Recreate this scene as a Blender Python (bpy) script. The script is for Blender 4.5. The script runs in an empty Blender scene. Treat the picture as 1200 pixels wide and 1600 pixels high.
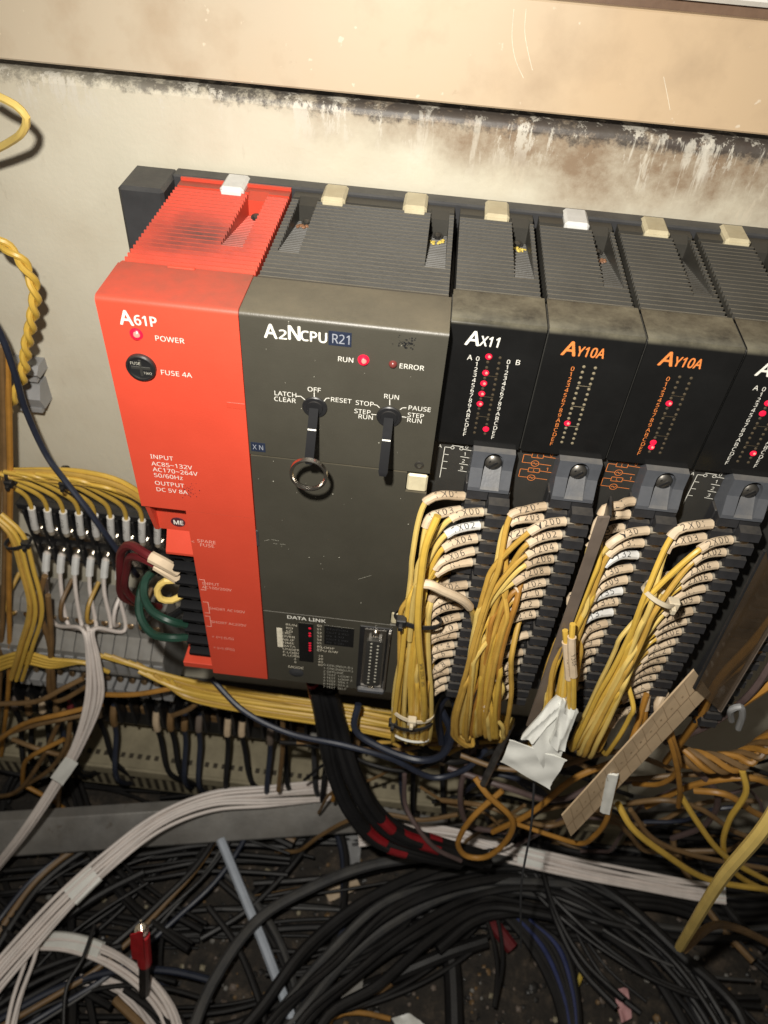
import bpy, math, random
from mathutils import Vector, Matrix
random.seed(7)
S = 0.001                                   # everything below is written in millimetres
scene = bpy.context.scene
COL = scene.collection

# ------------------------------------------------------------------ camera, world, light, exposure
CAM = Vector((124.085, -364.863, 402.533))
AX_R = Vector((0.99356066, 0.09443648, 0.06260172))
AX_D = Vector((0.11099056, -0.70021622, -0.70525055))
AX_F = Vector((-0.02276664, 0.7076574, -0.70618885))
FPX = 1195.4
cd = bpy.data.cameras.new('camera'); cam = bpy.data.objects.new('camera', cd); COL.objects.link(cam)
cd.sensor_fit = 'HORIZONTAL'; cd.sensor_width = 36.0; cd.lens = FPX / 1200 * 36
cd.clip_start = 0.01; cd.clip_end = 50
mw = Matrix(((AX_R.x, -AX_D.x, -AX_F.x, CAM.x * S), (AX_R.y, -AX_D.y, -AX_F.y, CAM.y * S),
             (AX_R.z, -AX_D.z, -AX_F.z, CAM.z * S), (0, 0, 0, 1)))
cam.matrix_world = mw
cd.dof.use_dof = True; cd.dof.focus_distance = 0.34; cd.dof.aperture_fstop = 18
scene.camera = cam
w = bpy.data.worlds.new('World'); scene.world = w; w.use_nodes = True
w.node_tree.nodes['Background'].inputs[0].default_value = (1.0, 0.90, 0.76, 1)
w.node_tree.nodes['Background'].inputs[1].default_value = 0.05
ld = bpy.data.lights.new('hand_torch', 'SPOT'); lamp = bpy.data.objects.new('hand_torch', ld); COL.objects.link(lamp)
ld.energy = 6.8; ld.shadow_soft_size = 0.007; ld.color = (1.0, 0.955, 0.875)
ld.spot_size = math.radians(150); ld.spot_blend = 1.0
LPOS = CAM - AX_R * 34 - AX_D * 50
lamp.location = LPOS * S
lamp.rotation_euler = (Vector((140, -60, 70)) - LPOS).to_track_quat('-Z', 'Y').to_euler()
scene.view_settings.view_transform = 'Standard'; scene.view_settings.look = 'None'
scene.view_settings.exposure = 0.6; scene.view_settings.gamma = 1.0
scene.render.engine = 'CYCLES'
scene.cycles.use_denoising = True
scene.cycles.max_bounces = 6

def at(px, py, y=None, z=None):
    """point of the place seen at a photo pixel, on the plane y = const or z = const"""
    d = AX_R * ((px - 600) / FPX) + AX_D * ((py - 800) / FPX) + AX_F
    t = (y - CAM.y) / d.y if y is not None else (z - CAM.z) / d.z
    return CAM + d * t
def pj(p):
    d = Vector(p) - CAM; w_ = d.dot(AX_F); return 600 + FPX * d.dot(AX_R) / w_, 800 + FPX * d.dot(AX_D) / w_
ORD = 'first second third fourth fifth sixth seventh eighth ninth tenth eleventh twelfth thirteenth fourteenth fifteenth sixteenth seventeenth eighteenth nineteenth twentieth'.split()
ORD += ['twenty-' + q for q in ORD[:9]] + ['thirtieth'] + ['thirty-' + q for q in ORD[:9]]
def AY(*pts): return [at(a, b, y=c) for a, b, c in pts]
def AZ(*pts): return [at(a, b, z=c) for a, b, c in pts]

# ------------------------------------------------------------------ materials
MATS = {}
def mat(name, col, rough=0.5, var=0.18, scale=60, metallic=0.0, bump=0.15, bscale=400, dust=None, dustamt=0.0,
        emit=None, spots=None, spec=0.5, coat=0.0, trans=0.0, alpha=1.0, sheen=0):
    m = bpy.data.materials.new(name); m.use_nodes = True
    nt = m.node_tree; N = nt.nodes; L = nt.links
    b = N['Principled BSDF']
    tc = N.new('ShaderNodeTexCoord')
    nz = N.new('ShaderNodeTexNoise'); nz.inputs['Scale'].default_value = scale; nz.inputs['Detail'].default_value = 6
    nz.inputs['Roughness'].default_value = 0.62
    L.new(tc.outputs['Object'], nz.inputs['Vector'])
    rp = N.new('ShaderNodeMapRange'); rp.inputs[1].default_value = 0.3; rp.inputs[2].default_value = 0.7
    rp.inputs[3].default_value = 1 - var; rp.inputs[4].default_value = 1 + var * 0.7
    L.new(nz.outputs['Fac'], rp.inputs[0])
    mul = N.new('ShaderNodeMix'); mul.data_type = 'RGBA'; mul.blend_type = 'MULTIPLY'; mul.inputs[0].default_value = 1
    mul.inputs[6].default_value = (*col, 1); L.new(rp.outputs[0], mul.inputs[7])
    out = mul.outputs[2]
    if dust:
        g = N.new('ShaderNodeNewGeometry'); sx = N.new('ShaderNodeSeparateXYZ'); L.new(g.outputs['Normal'], sx.inputs[0])
        up = N.new('ShaderNodeMapRange'); up.inputs[1].default_value = 0.25; up.inputs[2].default_value = 0.95; up.inputs[4].default_value = dustamt
        L.new(sx.outputs['Z'], up.inputs[0])
        n2 = N.new('ShaderNodeTexNoise'); n2.inputs['Scale'].default_value = scale * 0.8; n2.inputs['Detail'].default_value = 8
        n2.inputs['Roughness'].default_value = 0.7
        L.new(tc.outputs['Object'], n2.inputs['Vector'])
        r2 = N.new('ShaderNodeMapRange'); r2.inputs[1].default_value = 0.3; r2.inputs[2].default_value = 0.65
        L.new(n2.outputs['Fac'], r2.inputs[0])
        mm = N.new('ShaderNodeMath'); mm.operation = 'MULTIPLY'; L.new(up.outputs[0], mm.inputs[0]); L.new(r2.outputs[0], mm.inputs[1])
        dm = N.new('ShaderNodeMix'); dm.data_type = 'RGBA'; dm.inputs[7].default_value = (*dust, 1)
        L.new(mm.outputs[0], dm.inputs[0]); L.new(out, dm.inputs[6]); out = dm.outputs[2]
    if spots:
        scol, sscale, thr = spots
        n3 = N.new('ShaderNodeTexNoise'); n3.inputs['Scale'].default_value = sscale; n3.inputs['Detail'].default_value = 9
        n3.inputs['Roughness'].default_value = 0.7
        L.new(tc.outputs['Object'], n3.inputs['Vector'])
        r3 = N.new('ShaderNodeMapRange'); r3.inputs[1].default_value = thr; r3.inputs[2].default_value = thr + 0.09; r3.inputs[4].default_value = 0.8
        L.new(n3.outputs['Fac'], r3.inputs[0])
        sm = N.new('ShaderNodeMix'); sm.data_type = 'RGBA'; sm.inputs[7].default_value = (*scol, 1)
        L.new(r3.outputs[0], sm.inputs[0]); L.new(out, sm.inputs[6]); out = sm.outputs[2]
    L.new(out, b.inputs['Base Color'])
    rr = N.new('ShaderNodeMapRange'); rr.inputs[3].default_value = max(0.02, rough - 0.12); rr.inputs[4].default_value = min(1, rough + 0.15)
    L.new(nz.outputs['Fac'], rr.inputs[0]); L.new(rr.outputs[0], b.inputs['Roughness'])
    b.inputs['Metallic'].default_value = metallic
    b.inputs['Specular IOR Level'].default_value = spec
    b.inputs['Coat Weight'].default_value = coat
    b.inputs['Transmission Weight'].default_value = trans
    b.inputs['Alpha'].default_value = alpha
    if bump:
        nb = N.new('ShaderNodeTexNoise'); nb.inputs['Scale'].default_value = bscale; nb.inputs['Detail'].default_value = 4
        L.new(tc.outputs['Object'], nb.inputs['Vector'])
        bp = N.new('ShaderNodeBump'); bp.inputs['Strength'].default_value = bump; bp.inputs['Distance'].default_value = 0.0006
        L.new(nb.outputs['Fac'], bp.inputs['Height']); L.new(bp.outputs[0], b.inputs['Normal'])
    if emit:
        b.inputs['Emission Color'].default_value = (*emit[0], 1); b.inputs['Emission Strength'].default_value = emit[1]
    MATS[name] = m
    return m

mat('red_plastic', (0.60, 0.064, 0.032), 0.42, 0.08, 14, bump=0.08, bscale=1300)
mat('red_dusty', (0.60, 0.064, 0.032), 0.46, 0.09, 14, bump=0.08, bscale=1300, spots=((0.36, 0.07, 0.04), 70, 0.70), dust=(0.20, 0.075, 0.050), dustamt=0.95)
mat('cpu_plastic', (0.054, 0.050, 0.038), 0.40, 0.16, 18, bump=0.10, bscale=1500, dust=(0.16, 0.135, 0.09), dustamt=0.7, spots=((0.24, 0.22, 0.17), 420, 0.79))
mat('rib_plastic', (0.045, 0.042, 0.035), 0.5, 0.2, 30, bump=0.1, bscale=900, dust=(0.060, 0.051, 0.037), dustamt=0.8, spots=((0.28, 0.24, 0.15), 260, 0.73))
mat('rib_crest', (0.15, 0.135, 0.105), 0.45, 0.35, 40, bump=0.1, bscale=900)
mat('window_plastic', (0.008, 0.008, 0.008), 0.16, 0.2, 60, bump=0.02, bscale=300, dust=(0.17, 0.155, 0.11), dustamt=0.85, spots=((0.10, 0.10, 0.09), 500, 0.80))
mat('lower_plastic', (0.032, 0.031, 0.028), 0.45, 0.12, 60, bump=0.1, bscale=1200, dust=(0.12, 0.11, 0.09), dustamt=0.5)
mat('slate_plastic', (0.078, 0.083, 0.094), 0.42, 0.14, 90, bump=0.12, bscale=700, dust=(0.22, 0.20, 0.17), dustamt=0.6, spots=((0.26, 0.24, 0.20), 300, 0.74))
mat('base_plastic', (0.040, 0.040, 0.042), 0.5, 0.12, 60, bump=0.1, dust=(0.11, 0.105, 0.095), dustamt=0.6)
mat('black_plastic', (0.014, 0.014, 0.015), 0.38, 0.2, 90, bump=0.1, dust=(0.10, 0.09, 0.075), dustamt=0.35)
mat('hood_plastic', (0.022, 0.022, 0.024), 0.45, 0.25, 120, bump=0.15, dust=(0.12, 0.105, 0.085), dustamt=0.55, spots=((0.15, 0.13, 0.10), 330, 0.72))
mat('cream_plastic', (0.62, 0.55, 0.37), 0.35, 0.14, 120, bump=0.08, dust=(0.42, 0.34, 0.20), dustamt=0.7)
mat('white_plastic', (0.72, 0.72, 0.70), 0.35, 0.1, 120, bump=0.08)
mat('key_plastic', (0.007, 0.007, 0.008), 0.6, 0.2, 90, bump=0.05, spec=0.12)
mat('print_white', (0.78, 0.76, 0.68), 0.6, 0.08, 300, bump=0)
mat('print_cream', (0.74, 0.68, 0.54), 0.6, 0.25, 500, bump=0)
mat('print_faded', (0.50, 0.48, 0.40), 0.6, 0.3, 600, bump=0)
mat('print_orange', (0.72, 0.22, 0.05), 0.6, 0.1, 300, bump=0)
mat('print_pale_red', (0.80, 0.42, 0.34), 0.6, 0.2, 400, bump=0)
mat('print_black', (0.02, 0.02, 0.02), 0.7, 0.2, 400, bump=0)
mat('print_grey', (0.30, 0.32, 0.36), 0.6, 0.2, 400, bump=0)
mat('navy_label', (0.015, 0.022, 0.045), 0.5, 0.2, 200, bump=0.05)
mat('emblem_dark', (0.07, 0.02, 0.03), 0.45, 0.2, 200, bump=0.05)
mat('led_lit', (0.25, 0.005, 0.015), 0.3, 0, 50, bump=0, emit=((1.0, 0.01, 0.05), 0.75))
mat('led_core', (0.5, 0.12, 0.10), 0.3, 0, 50, bump=0, emit=((1.0, 0.22, 0.16), 0.9))
mat('led_halo', (0.5, 0.01, 0.03), 0.3, 0, 50, bump=0, emit=((1.0, 0.0, 0.04), 0.10))
mat('led_off', (0.16, 0.035, 0.03), 0.25, 0.1, 80, bump=0)
mat('led_dull', (0.20, 0.17, 0.11), 0.4, 0.25, 300, bump=0)
mat('led_dim', (0.065, 0.050, 0.030), 0.4, 0.25, 300, bump=0)
mat('yellow_wire', (0.66, 0.425, 0.07), 0.40, 0.14, 70, bump=0.05, dust=(0.50, 0.33, 0.09), dustamt=0.3, spots=((0.30, 0.17, 0.03), 130, 0.72))
mat('yellow_wire_old', (0.56, 0.34, 0.065), 0.45, 0.22, 60, bump=0.06, dust=(0.40, 0.27, 0.10), dustamt=0.4, spots=((0.16, 0.09, 0.02), 110, 0.66))
mat('pale_yellow_wire', (0.70, 0.51, 0.15), 0.42, 0.12, 60, bump=0.05, spots=((0.3, 0.2, 0.06), 120, 0.72))
mat('amber_wire', (0.42, 0.20, 0.035), 0.45, 0.25, 60, bump=0.06, dust=(0.25, 0.16, 0.07), dustamt=0.3, spots=((0.12, 0.06, 0.02), 120, 0.64))
mat('brown_wire', (0.20, 0.115, 0.045), 0.5, 0.3, 60, bump=0.06, dust=(0.2, 0.15, 0.09), dustamt=0.3)
mat('mauve_wire', (0.11, 0.075, 0.07), 0.5, 0.25, 60, bump=0.06)
mat('green_wire', (0.014, 0.048, 0.032), 0.4, 0.2, 60, bump=0.05)
mat('maroon_wire', (0.13, 0.013, 0.016), 0.42, 0.2, 60, bump=0.05)
mat('navy_wire', (0.020, 0.025, 0.042), 0.42, 0.25, 60, bump=0.05)
mat('white_wire', (0.76, 0.685, 0.635), 0.45, 0.12, 60, bump=0.05, spots=((0.34, 0.28, 0.22), 120, 0.74))
mat('black_cable', (0.010, 0.010, 0.011), 0.46, 0.35, 40, bump=0.1, dust=(0.045, 0.039, 0.032), dustamt=0.3, spec=0.3)
mat('grey_cable', (0.036, 0.037, 0.040), 0.5, 0.3, 60, bump=0.1, dust=(0.13, 0.12, 0.10), dustamt=0.4)
mat('blue_cable', (0.02, 0.03, 0.11), 0.45, 0.3, 60, bump=0.1)
mat('red_tape', (0.22, 0.009, 0.013), 0.38, 0.2, 90, bump=0.15)
mat('bright_red_tape', (0.52, 0.016, 0.022), 0.4, 0.15, 90, bump=0.15)
mat('white_tape', (0.76, 0.76, 0.71), 0.4, 0.1, 50, bump=0.3, bscale=160, spots=((0.5, 0.46, 0.36), 90, 0.7))
mat('clear_tie', (0.60, 0.52, 0.38), 0.3, 0.1, 80, bump=0.05)
mat('sleeve_cream', (0.66, 0.52, 0.36), 0.5, 0.13, 110, bump=0.06, spots=((0.34, 0.24, 0.14), 150, 0.70))
mat('sleeve_tan', (0.55, 0.42, 0.28), 0.5, 0.2, 110, bump=0.06, spots=((0.26, 0.18, 0.10), 150, 0.66))
mat('sleeve_white', (0.74, 0.73, 0.70), 0.4, 0.08, 110, bump=0.05)
mat('lug_cover', (0.42, 0.37, 0.29), 0.3, 0.3, 150, bump=0.05)
mat('steel', (0.42, 0.41, 0.40), 0.35, 0.3, 150, metallic=1.0, bump=0.1)
mat('dull_steel', (0.23, 0.225, 0.215), 0.42, 0.5, 22, metallic=0.4, bump=0.2, dust=(0.24, 0.22, 0.19), dustamt=0.7, spots=((0.10, 0.075, 0.05), 60, 0.62))
mat('nickel', (0.62, 0.58, 0.52), 0.18, 0.1, 80, metallic=1.0, bump=0.02)
mat('brass', (0.52, 0.37, 0.22), 0.32, 0.4, 200, metallic=1.0, bump=0.2)
mat('dark_screw', (0.14, 0.13, 0.115), 0.35, 0.35, 160, metallic=0.8, bump=0.15)
mat('grey_terminal', (0.25, 0.245, 0.23), 0.5, 0.25, 70, bump=0.1, dust=(0.2, 0.17, 0.13), dustamt=0.5, spots=((0.12, 0.09, 0.05), 140, 0.66))
mat('grey_clip', (0.30, 0.30, 0.30), 0.45, 0.15, 70, bump=0.1)
mat('duct_plastic', (0.31, 0.27, 0.18), 0.55, 0.25, 50, bump=0.1, spots=((0.13, 0.10, 0.06), 60, 0.62))
mat('duct_slot', (0.05, 0.04, 0.025), 0.7, 0.2, 60)
mat('label_card', (0.58, 0.43, 0.27), 0.6, 0.14, 50, bump=0.05, spots=((0.4, 0.28, 0.16), 60, 0.66))
mat('label_line', (0.36, 0.25, 0.15), 0.6, 0.2, 90, bump=0)
mat('cover_edge', (0.16, 0.125, 0.10), 0.5, 0.2, 50, bump=0.1, spots=((0.08, 0.06, 0.045), 90, 0.62))
mat('smoked_cover', (0.10, 0.065, 0.035), 0.12, 0.4, 40, bump=0.1, bscale=60, alpha=0.45)
mat('pale_stick', (0.50, 0.55, 0.62), 0.35, 0.12, 60, bump=0.05)
mat('pink_scrap', (0.62, 0.32, 0.32), 0.6, 0.2, 60)
mat('yellow_crumb', (0.66, 0.50, 0.10), 0.6, 0.25, 300)
mat('rust_crumb', (0.25, 0.12, 0.06), 0.6, 0.3, 300)
mat('white_frame', (0.82, 0.80, 0.74), 0.4, 0.06, 30)
mat('brown_gap', (0.18, 0.11, 0.07), 0.5, 0.3, 40)

def N_(nt, t, **k):
    n = nt.nodes.new(t)
    for a, v in k.items(): setattr(n, a, v)
    return n
def panel_mat():
    """cream paint; brown grime and chipped black soot along the upper edge, scuffs elsewhere"""
    m = bpy.data.materials.new('panel_paint'); m.use_nodes = True; nt = m.node_tree; L = nt.links; b = nt.nodes['Principled BSDF']
    tc = N_(nt, 'ShaderNodeTexCoord'); sp = N_(nt, 'ShaderNodeSeparateXYZ'); L.new(tc.outputs['Object'], sp.inputs[0])
    def noise(scale, detail=7, rough=0.65, vec=None):
        n = N_(nt, 'ShaderNodeTexNoise'); n.inputs['Scale'].default_value = scale; n.inputs['Detail'].default_value = detail; n.inputs['Roughness'].default_value = rough
        L.new(vec or tc.outputs['Object'], n.inputs['Vector']); return n.outputs['Fac']
    def mr(v, a, b_, c=0, d=1):
        r = N_(nt, 'ShaderNodeMapRange'); r.inputs[1].default_value = a; r.inputs[2].default_value = b_; r.inputs[3].default_value = c; r.inputs[4].default_value = d
        L.new(v, r.inputs[0]); return r.outputs[0]
    def ma(op, x, y):
        n = N_(nt, 'ShaderNodeMath', operation=op)
        for i, v in enumerate((x, y)):
            if isinstance(v, (int, float)): n.inputs[i].default_value = v
            else: L.new(v, n.inputs[i])
        return n.outputs[0]
    def mix(f, a, c):
        n = N_(nt, 'ShaderNodeMix', data_type='RGBA'); L.new(f, n.inputs[0]); L.new(a, n.inputs[6]); n.inputs[7].default_value = (*c, 1); return n.outputs[2]
    base = N_(nt, 'ShaderNodeRGB'); base.outputs[0].default_value = (0.645, 0.60, 0.48, 1)
    c = base.outputs[0]
    c = mix(mr(noise(16), 0.42, 0.75, 0, 0.55), c, (0.53, 0.46, 0.34))
    c = mix(mr(noise(9, 4), 0.5, 0.8, 0, 0.7), c, (0.73, 0.68, 0.55))
    # tall smears: noise stretched along z
    mp = N_(nt, 'ShaderNodeMapping'); mp.inputs['Scale'].default_value = (1, 1, 0.28); L.new(tc.outputs['Object'], mp.inputs[0])
    c = mix(mr(noise(75, 6, 0.7, mp.outputs[0]), 0.62, 0.74, 0, 0.35), c, (0.30, 0.25, 0.17))
    # brown grime band under the top edge, wider to the right
    z = sp.outputs['Z']; x = sp.outputs['X']
    low = mr(x, -0.02, 0.20, 0.284, 0.246)
    wav = ma('MULTIPLY', ma('SUBTRACT', noise(22), 0.5), 0.045)
    zz = ma('ADD', z, wav)
    band = mr(ma('SUBTRACT', zz, low), 0.0, 0.020)
    band = ma('MULTIPLY', band, mr(noise(45, 8, 0.75), 0.30, 0.60, 0.35, 1.0))
    band = ma('MULTIPLY', band, mr(x, -0.06, 0.10, 0.25, 1.0))
    c = mix(band, c, (0.28, 0.20, 0.13))
    streak = mr(noise(120, 5, 0.7, mp.outputs[0]), 0.60, 0.66, 0, 0.6)
    c = mix(ma('MULTIPLY', streak, mr(x, 0.08, 0.22, 0.1, 1)), c, (0.62, 0.55, 0.43))
    # soot at the very top, chipped
    s = mr(ma('ADD', ma('ADD', z, mr(x, 0.0, 0.25, -0.001, 0.0035)), ma('MULTIPLY', ma('SUBTRACT', noise(130, 9, 0.75), 0.5), 0.022)), 0.2805, 0.2845)
    s = ma('MULTIPLY', s, mr(x, -0.12, 0.03, 0.45, 1.0))
    s = ma('MULTIPLY', s, mr(noise(85, 9, 0.75), 0.36, 0.47, 0.15, 1))
    c = mix(ma('MULTIPLY', s, 0.88), c, (0.045, 0.038, 0.036))
    mp2 = N_(nt, 'ShaderNodeMapping'); mp2.inputs['Scale'].default_value = (1, 1, 0.10); L.new(tc.outputs['Object'], mp2.inputs[0])
    dr = ma('MULTIPLY', mr(noise(95, 6, 0.62, mp2.outputs[0]), 0.575, 0.605), mr(ma('ADD', z, ma('MULTIPLY', ma('SUBTRACT', noise(60), .5), .03)), 0.256, 0.268))
    dr = ma('MULTIPLY', dr, mr(x, 0.02, 0.22, 0.15, 1.0)); dr = ma('MULTIPLY', dr, mr(noise(240, 6, .7), .38, .5, .35, 1))
    c = mix(ma('MULTIPLY', dr, 0.6), c, (0.74, 0.70, 0.60))
    ch = mr(noise(60, 8, 0.78, mp.outputs[0]), 0.55, 0.58)
    ch = ma('MULTIPLY', ch, mr(z, 0.264, 0.279))
    c = mix(ma('MULTIPLY', ch, 0.8), c, (0.66, 0.62, 0.53))
    c = mix(mr(noise(520, 4, 0.6), 0.73, 0.77, 0, 0.6), c, (0.16, 0.12, 0.08))
    L.new(c, b.inputs['Base Color']); b.inputs['Roughness'].default_value = 0.5
    bp = N_(nt, 'ShaderNodeBump'); bp.inputs['Strength'].default_value = 0.25; bp.inputs['Distance'].default_value = 0.0008
    L.new(noise(260, 5), bp.inputs['Height']); L.new(bp.outputs[0], b.inputs['Normal'])
    MATS['panel_paint'] = m
panel_mat()
def plate_mat():
    m = bpy.data.materials.new('upper_plate'); m.use_nodes = True; nt = m.node_tree; L = nt.links; b = nt.nodes['Principled BSDF']
    tc = N_(nt, 'ShaderNodeTexCoord')
    def noise(scale, d=6, r=.6):
        n = N_(nt, 'ShaderNodeTexNoise'); n.inputs['Scale'].default_value = scale; n.inputs['Detail'].default_value = d; n.inputs['Roughness'].default_value = r
        L.new(tc.outputs['Object'], n.inputs[0]); return n.outputs['Fac']
    def mix(f, lo, hi, a, c, amt=1.0):
        r = N_(nt, 'ShaderNodeMapRange'); r.inputs[1].default_value = lo; r.inputs[2].default_value = hi; r.inputs[4].default_value = amt; L.new(f, r.inputs[0])
        n = N_(nt, 'ShaderNodeMix', data_type='RGBA'); L.new(r.outputs[0], n.inputs[0]); L.new(a, n.inputs[6]); n.inputs[7].default_value = (*c, 1); return n.outputs[2]
    base = N_(nt, 'ShaderNodeRGB'); base.outputs[0].default_value = (0.54, 0.455, 0.335, 1); c = base.outputs[0]
    sx = N_(nt, 'ShaderNodeSeparateXYZ'); L.new(tc.outputs['Object'], sx.inputs[0])
    ad = N_(nt, 'ShaderNodeMath', operation='MULTIPLY_ADD'); L.new(noise(9, 4), ad.inputs[0]); ad.inputs[1].default_value = .30; L.new(sx.outputs['X'], ad.inputs[2])
    c = mix(ad.outputs[0], .03, .26, c, (0.57, 0.42, 0.265))
    c = mix(noise(26, 5), .50, .74, c, (0.40, 0.29, 0.185), .6)
    c = mix(noise(150, 3, .5), .70, .73, c, (0.72, 0.62, 0.48), .8)
    c = mix(noise(60, 8, .7), .66, .72, c, (0.34, 0.24, 0.15), .4)
    L.new(c, b.inputs['Base Color'])
    rr = N_(nt, 'ShaderNodeMapRange'); rr.inputs[3].default_value = .34; rr.inputs[4].default_value = .56; L.new(noise(30), rr.inputs[0]); L.new(rr.outputs[0], b.inputs['Roughness'])
    bp = N_(nt, 'ShaderNodeBump'); bp.inputs['Strength'].default_value = .05; bp.inputs['Distance'].default_value = .001; L.new(noise(70), bp.inputs['Height']); L.new(bp.outputs[0], b.inputs['Normal'])
    MATS['upper_plate'] = m
plate_mat()
def floor_mat():
    m = bpy.data.materials.new('dirty_floor'); m.use_nodes = True; nt = m.node_tree; L = nt.links; b = nt.nodes['Principled BSDF']
    tc = N_(nt, 'ShaderNodeTexCoord')
    n = N_(nt, 'ShaderNodeTexNoise'); n.inputs['Scale'].default_value = 45; n.inputs['Detail'].default_value = 10; n.inputs['Roughness'].default_value = 0.75
    L.new(tc.outputs['Object'], n.inputs[0])
    r = N_(nt, 'ShaderNodeValToRGB'); e = r.color_ramp.elements
    e[0].position = 0.32; e[0].color = (0.008, 0.007, 0.006, 1); e[1].position = 0.74; e[1].color = (0.15, 0.11, 0.075, 1)
    k = e.new(0.52); k.color = (0.034, 0.027, 0.020, 1)
    L.new(n.outputs['Fac'], r.inputs[0]); L.new(r.outputs[0], b.inputs['Base Color']); b.inputs['Roughness'].default_value = 0.7
    bp = N_(nt, 'ShaderNodeBump'); bp.inputs['Strength'].default_value = 0.8; bp.inputs['Distance'].default_value = 0.004
    L.new(n.outputs['Fac'], bp.inputs['Height']); L.new(bp.outputs[0], b.inputs['Normal'])
    MATS['dirty_floor'] = m
floor_mat()
def red_top_mat():
    """red plastic under a film of dust, with a dark greasy smudge in its middle"""
    m = MATS['red_dusty'].copy(); nt = m.node_tree; L = nt.links; b = nt.nodes['Principled BSDF']
    src = b.inputs['Base Color'].links[0].from_socket
    tc = N_(nt, 'ShaderNodeTexCoord')
    mp = N_(nt, 'ShaderNodeMapping'); mp.inputs['Location'].default_value = (0.004, -0.004, -0.249); mp.vector_type = 'POINT'
    L.new(tc.outputs['Object'], mp.inputs[0])
    le = N_(nt, 'ShaderNodeVectorMath', operation='LENGTH')
    sc = N_(nt, 'ShaderNodeVectorMath', operation='MULTIPLY'); sc.inputs[1].default_value = (30, 34, 12); L.new(mp.outputs[0], sc.inputs[0]); L.new(sc.outputs[0], le.inputs[0])
    nz = N_(nt, 'ShaderNodeTexNoise'); nz.inputs['Scale'].default_value = 90; nz.inputs['Detail'].default_value = 5; L.new(tc.outputs['Object'], nz.inputs[0])
    ad = N_(nt, 'ShaderNodeMath', operation='ADD'); L.new(le.outputs['Value'], ad.inputs[0]); L.new(nz.outputs['Fac'], ad.inputs[1])
    r = N_(nt, 'ShaderNodeMapRange'); r.inputs[1].default_value = 0.55; r.inputs[2].default_value = 1.6; r.inputs[3].default_value = 0.9; r.inputs[4].default_value = 0
    L.new(ad.outputs[0], r.inputs[0])
    mx = N_(nt, 'ShaderNodeMix', data_type='RGBA'); mx.inputs[7].default_value = (0.045, 0.030, 0.024, 1)
    L.new(r.outputs[0], mx.inputs[0]); L.new(src, mx.inputs[6]); L.new(mx.outputs[2], b.inputs['Base Color'])
    MATS['red_top'] = m
red_top_mat()

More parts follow.
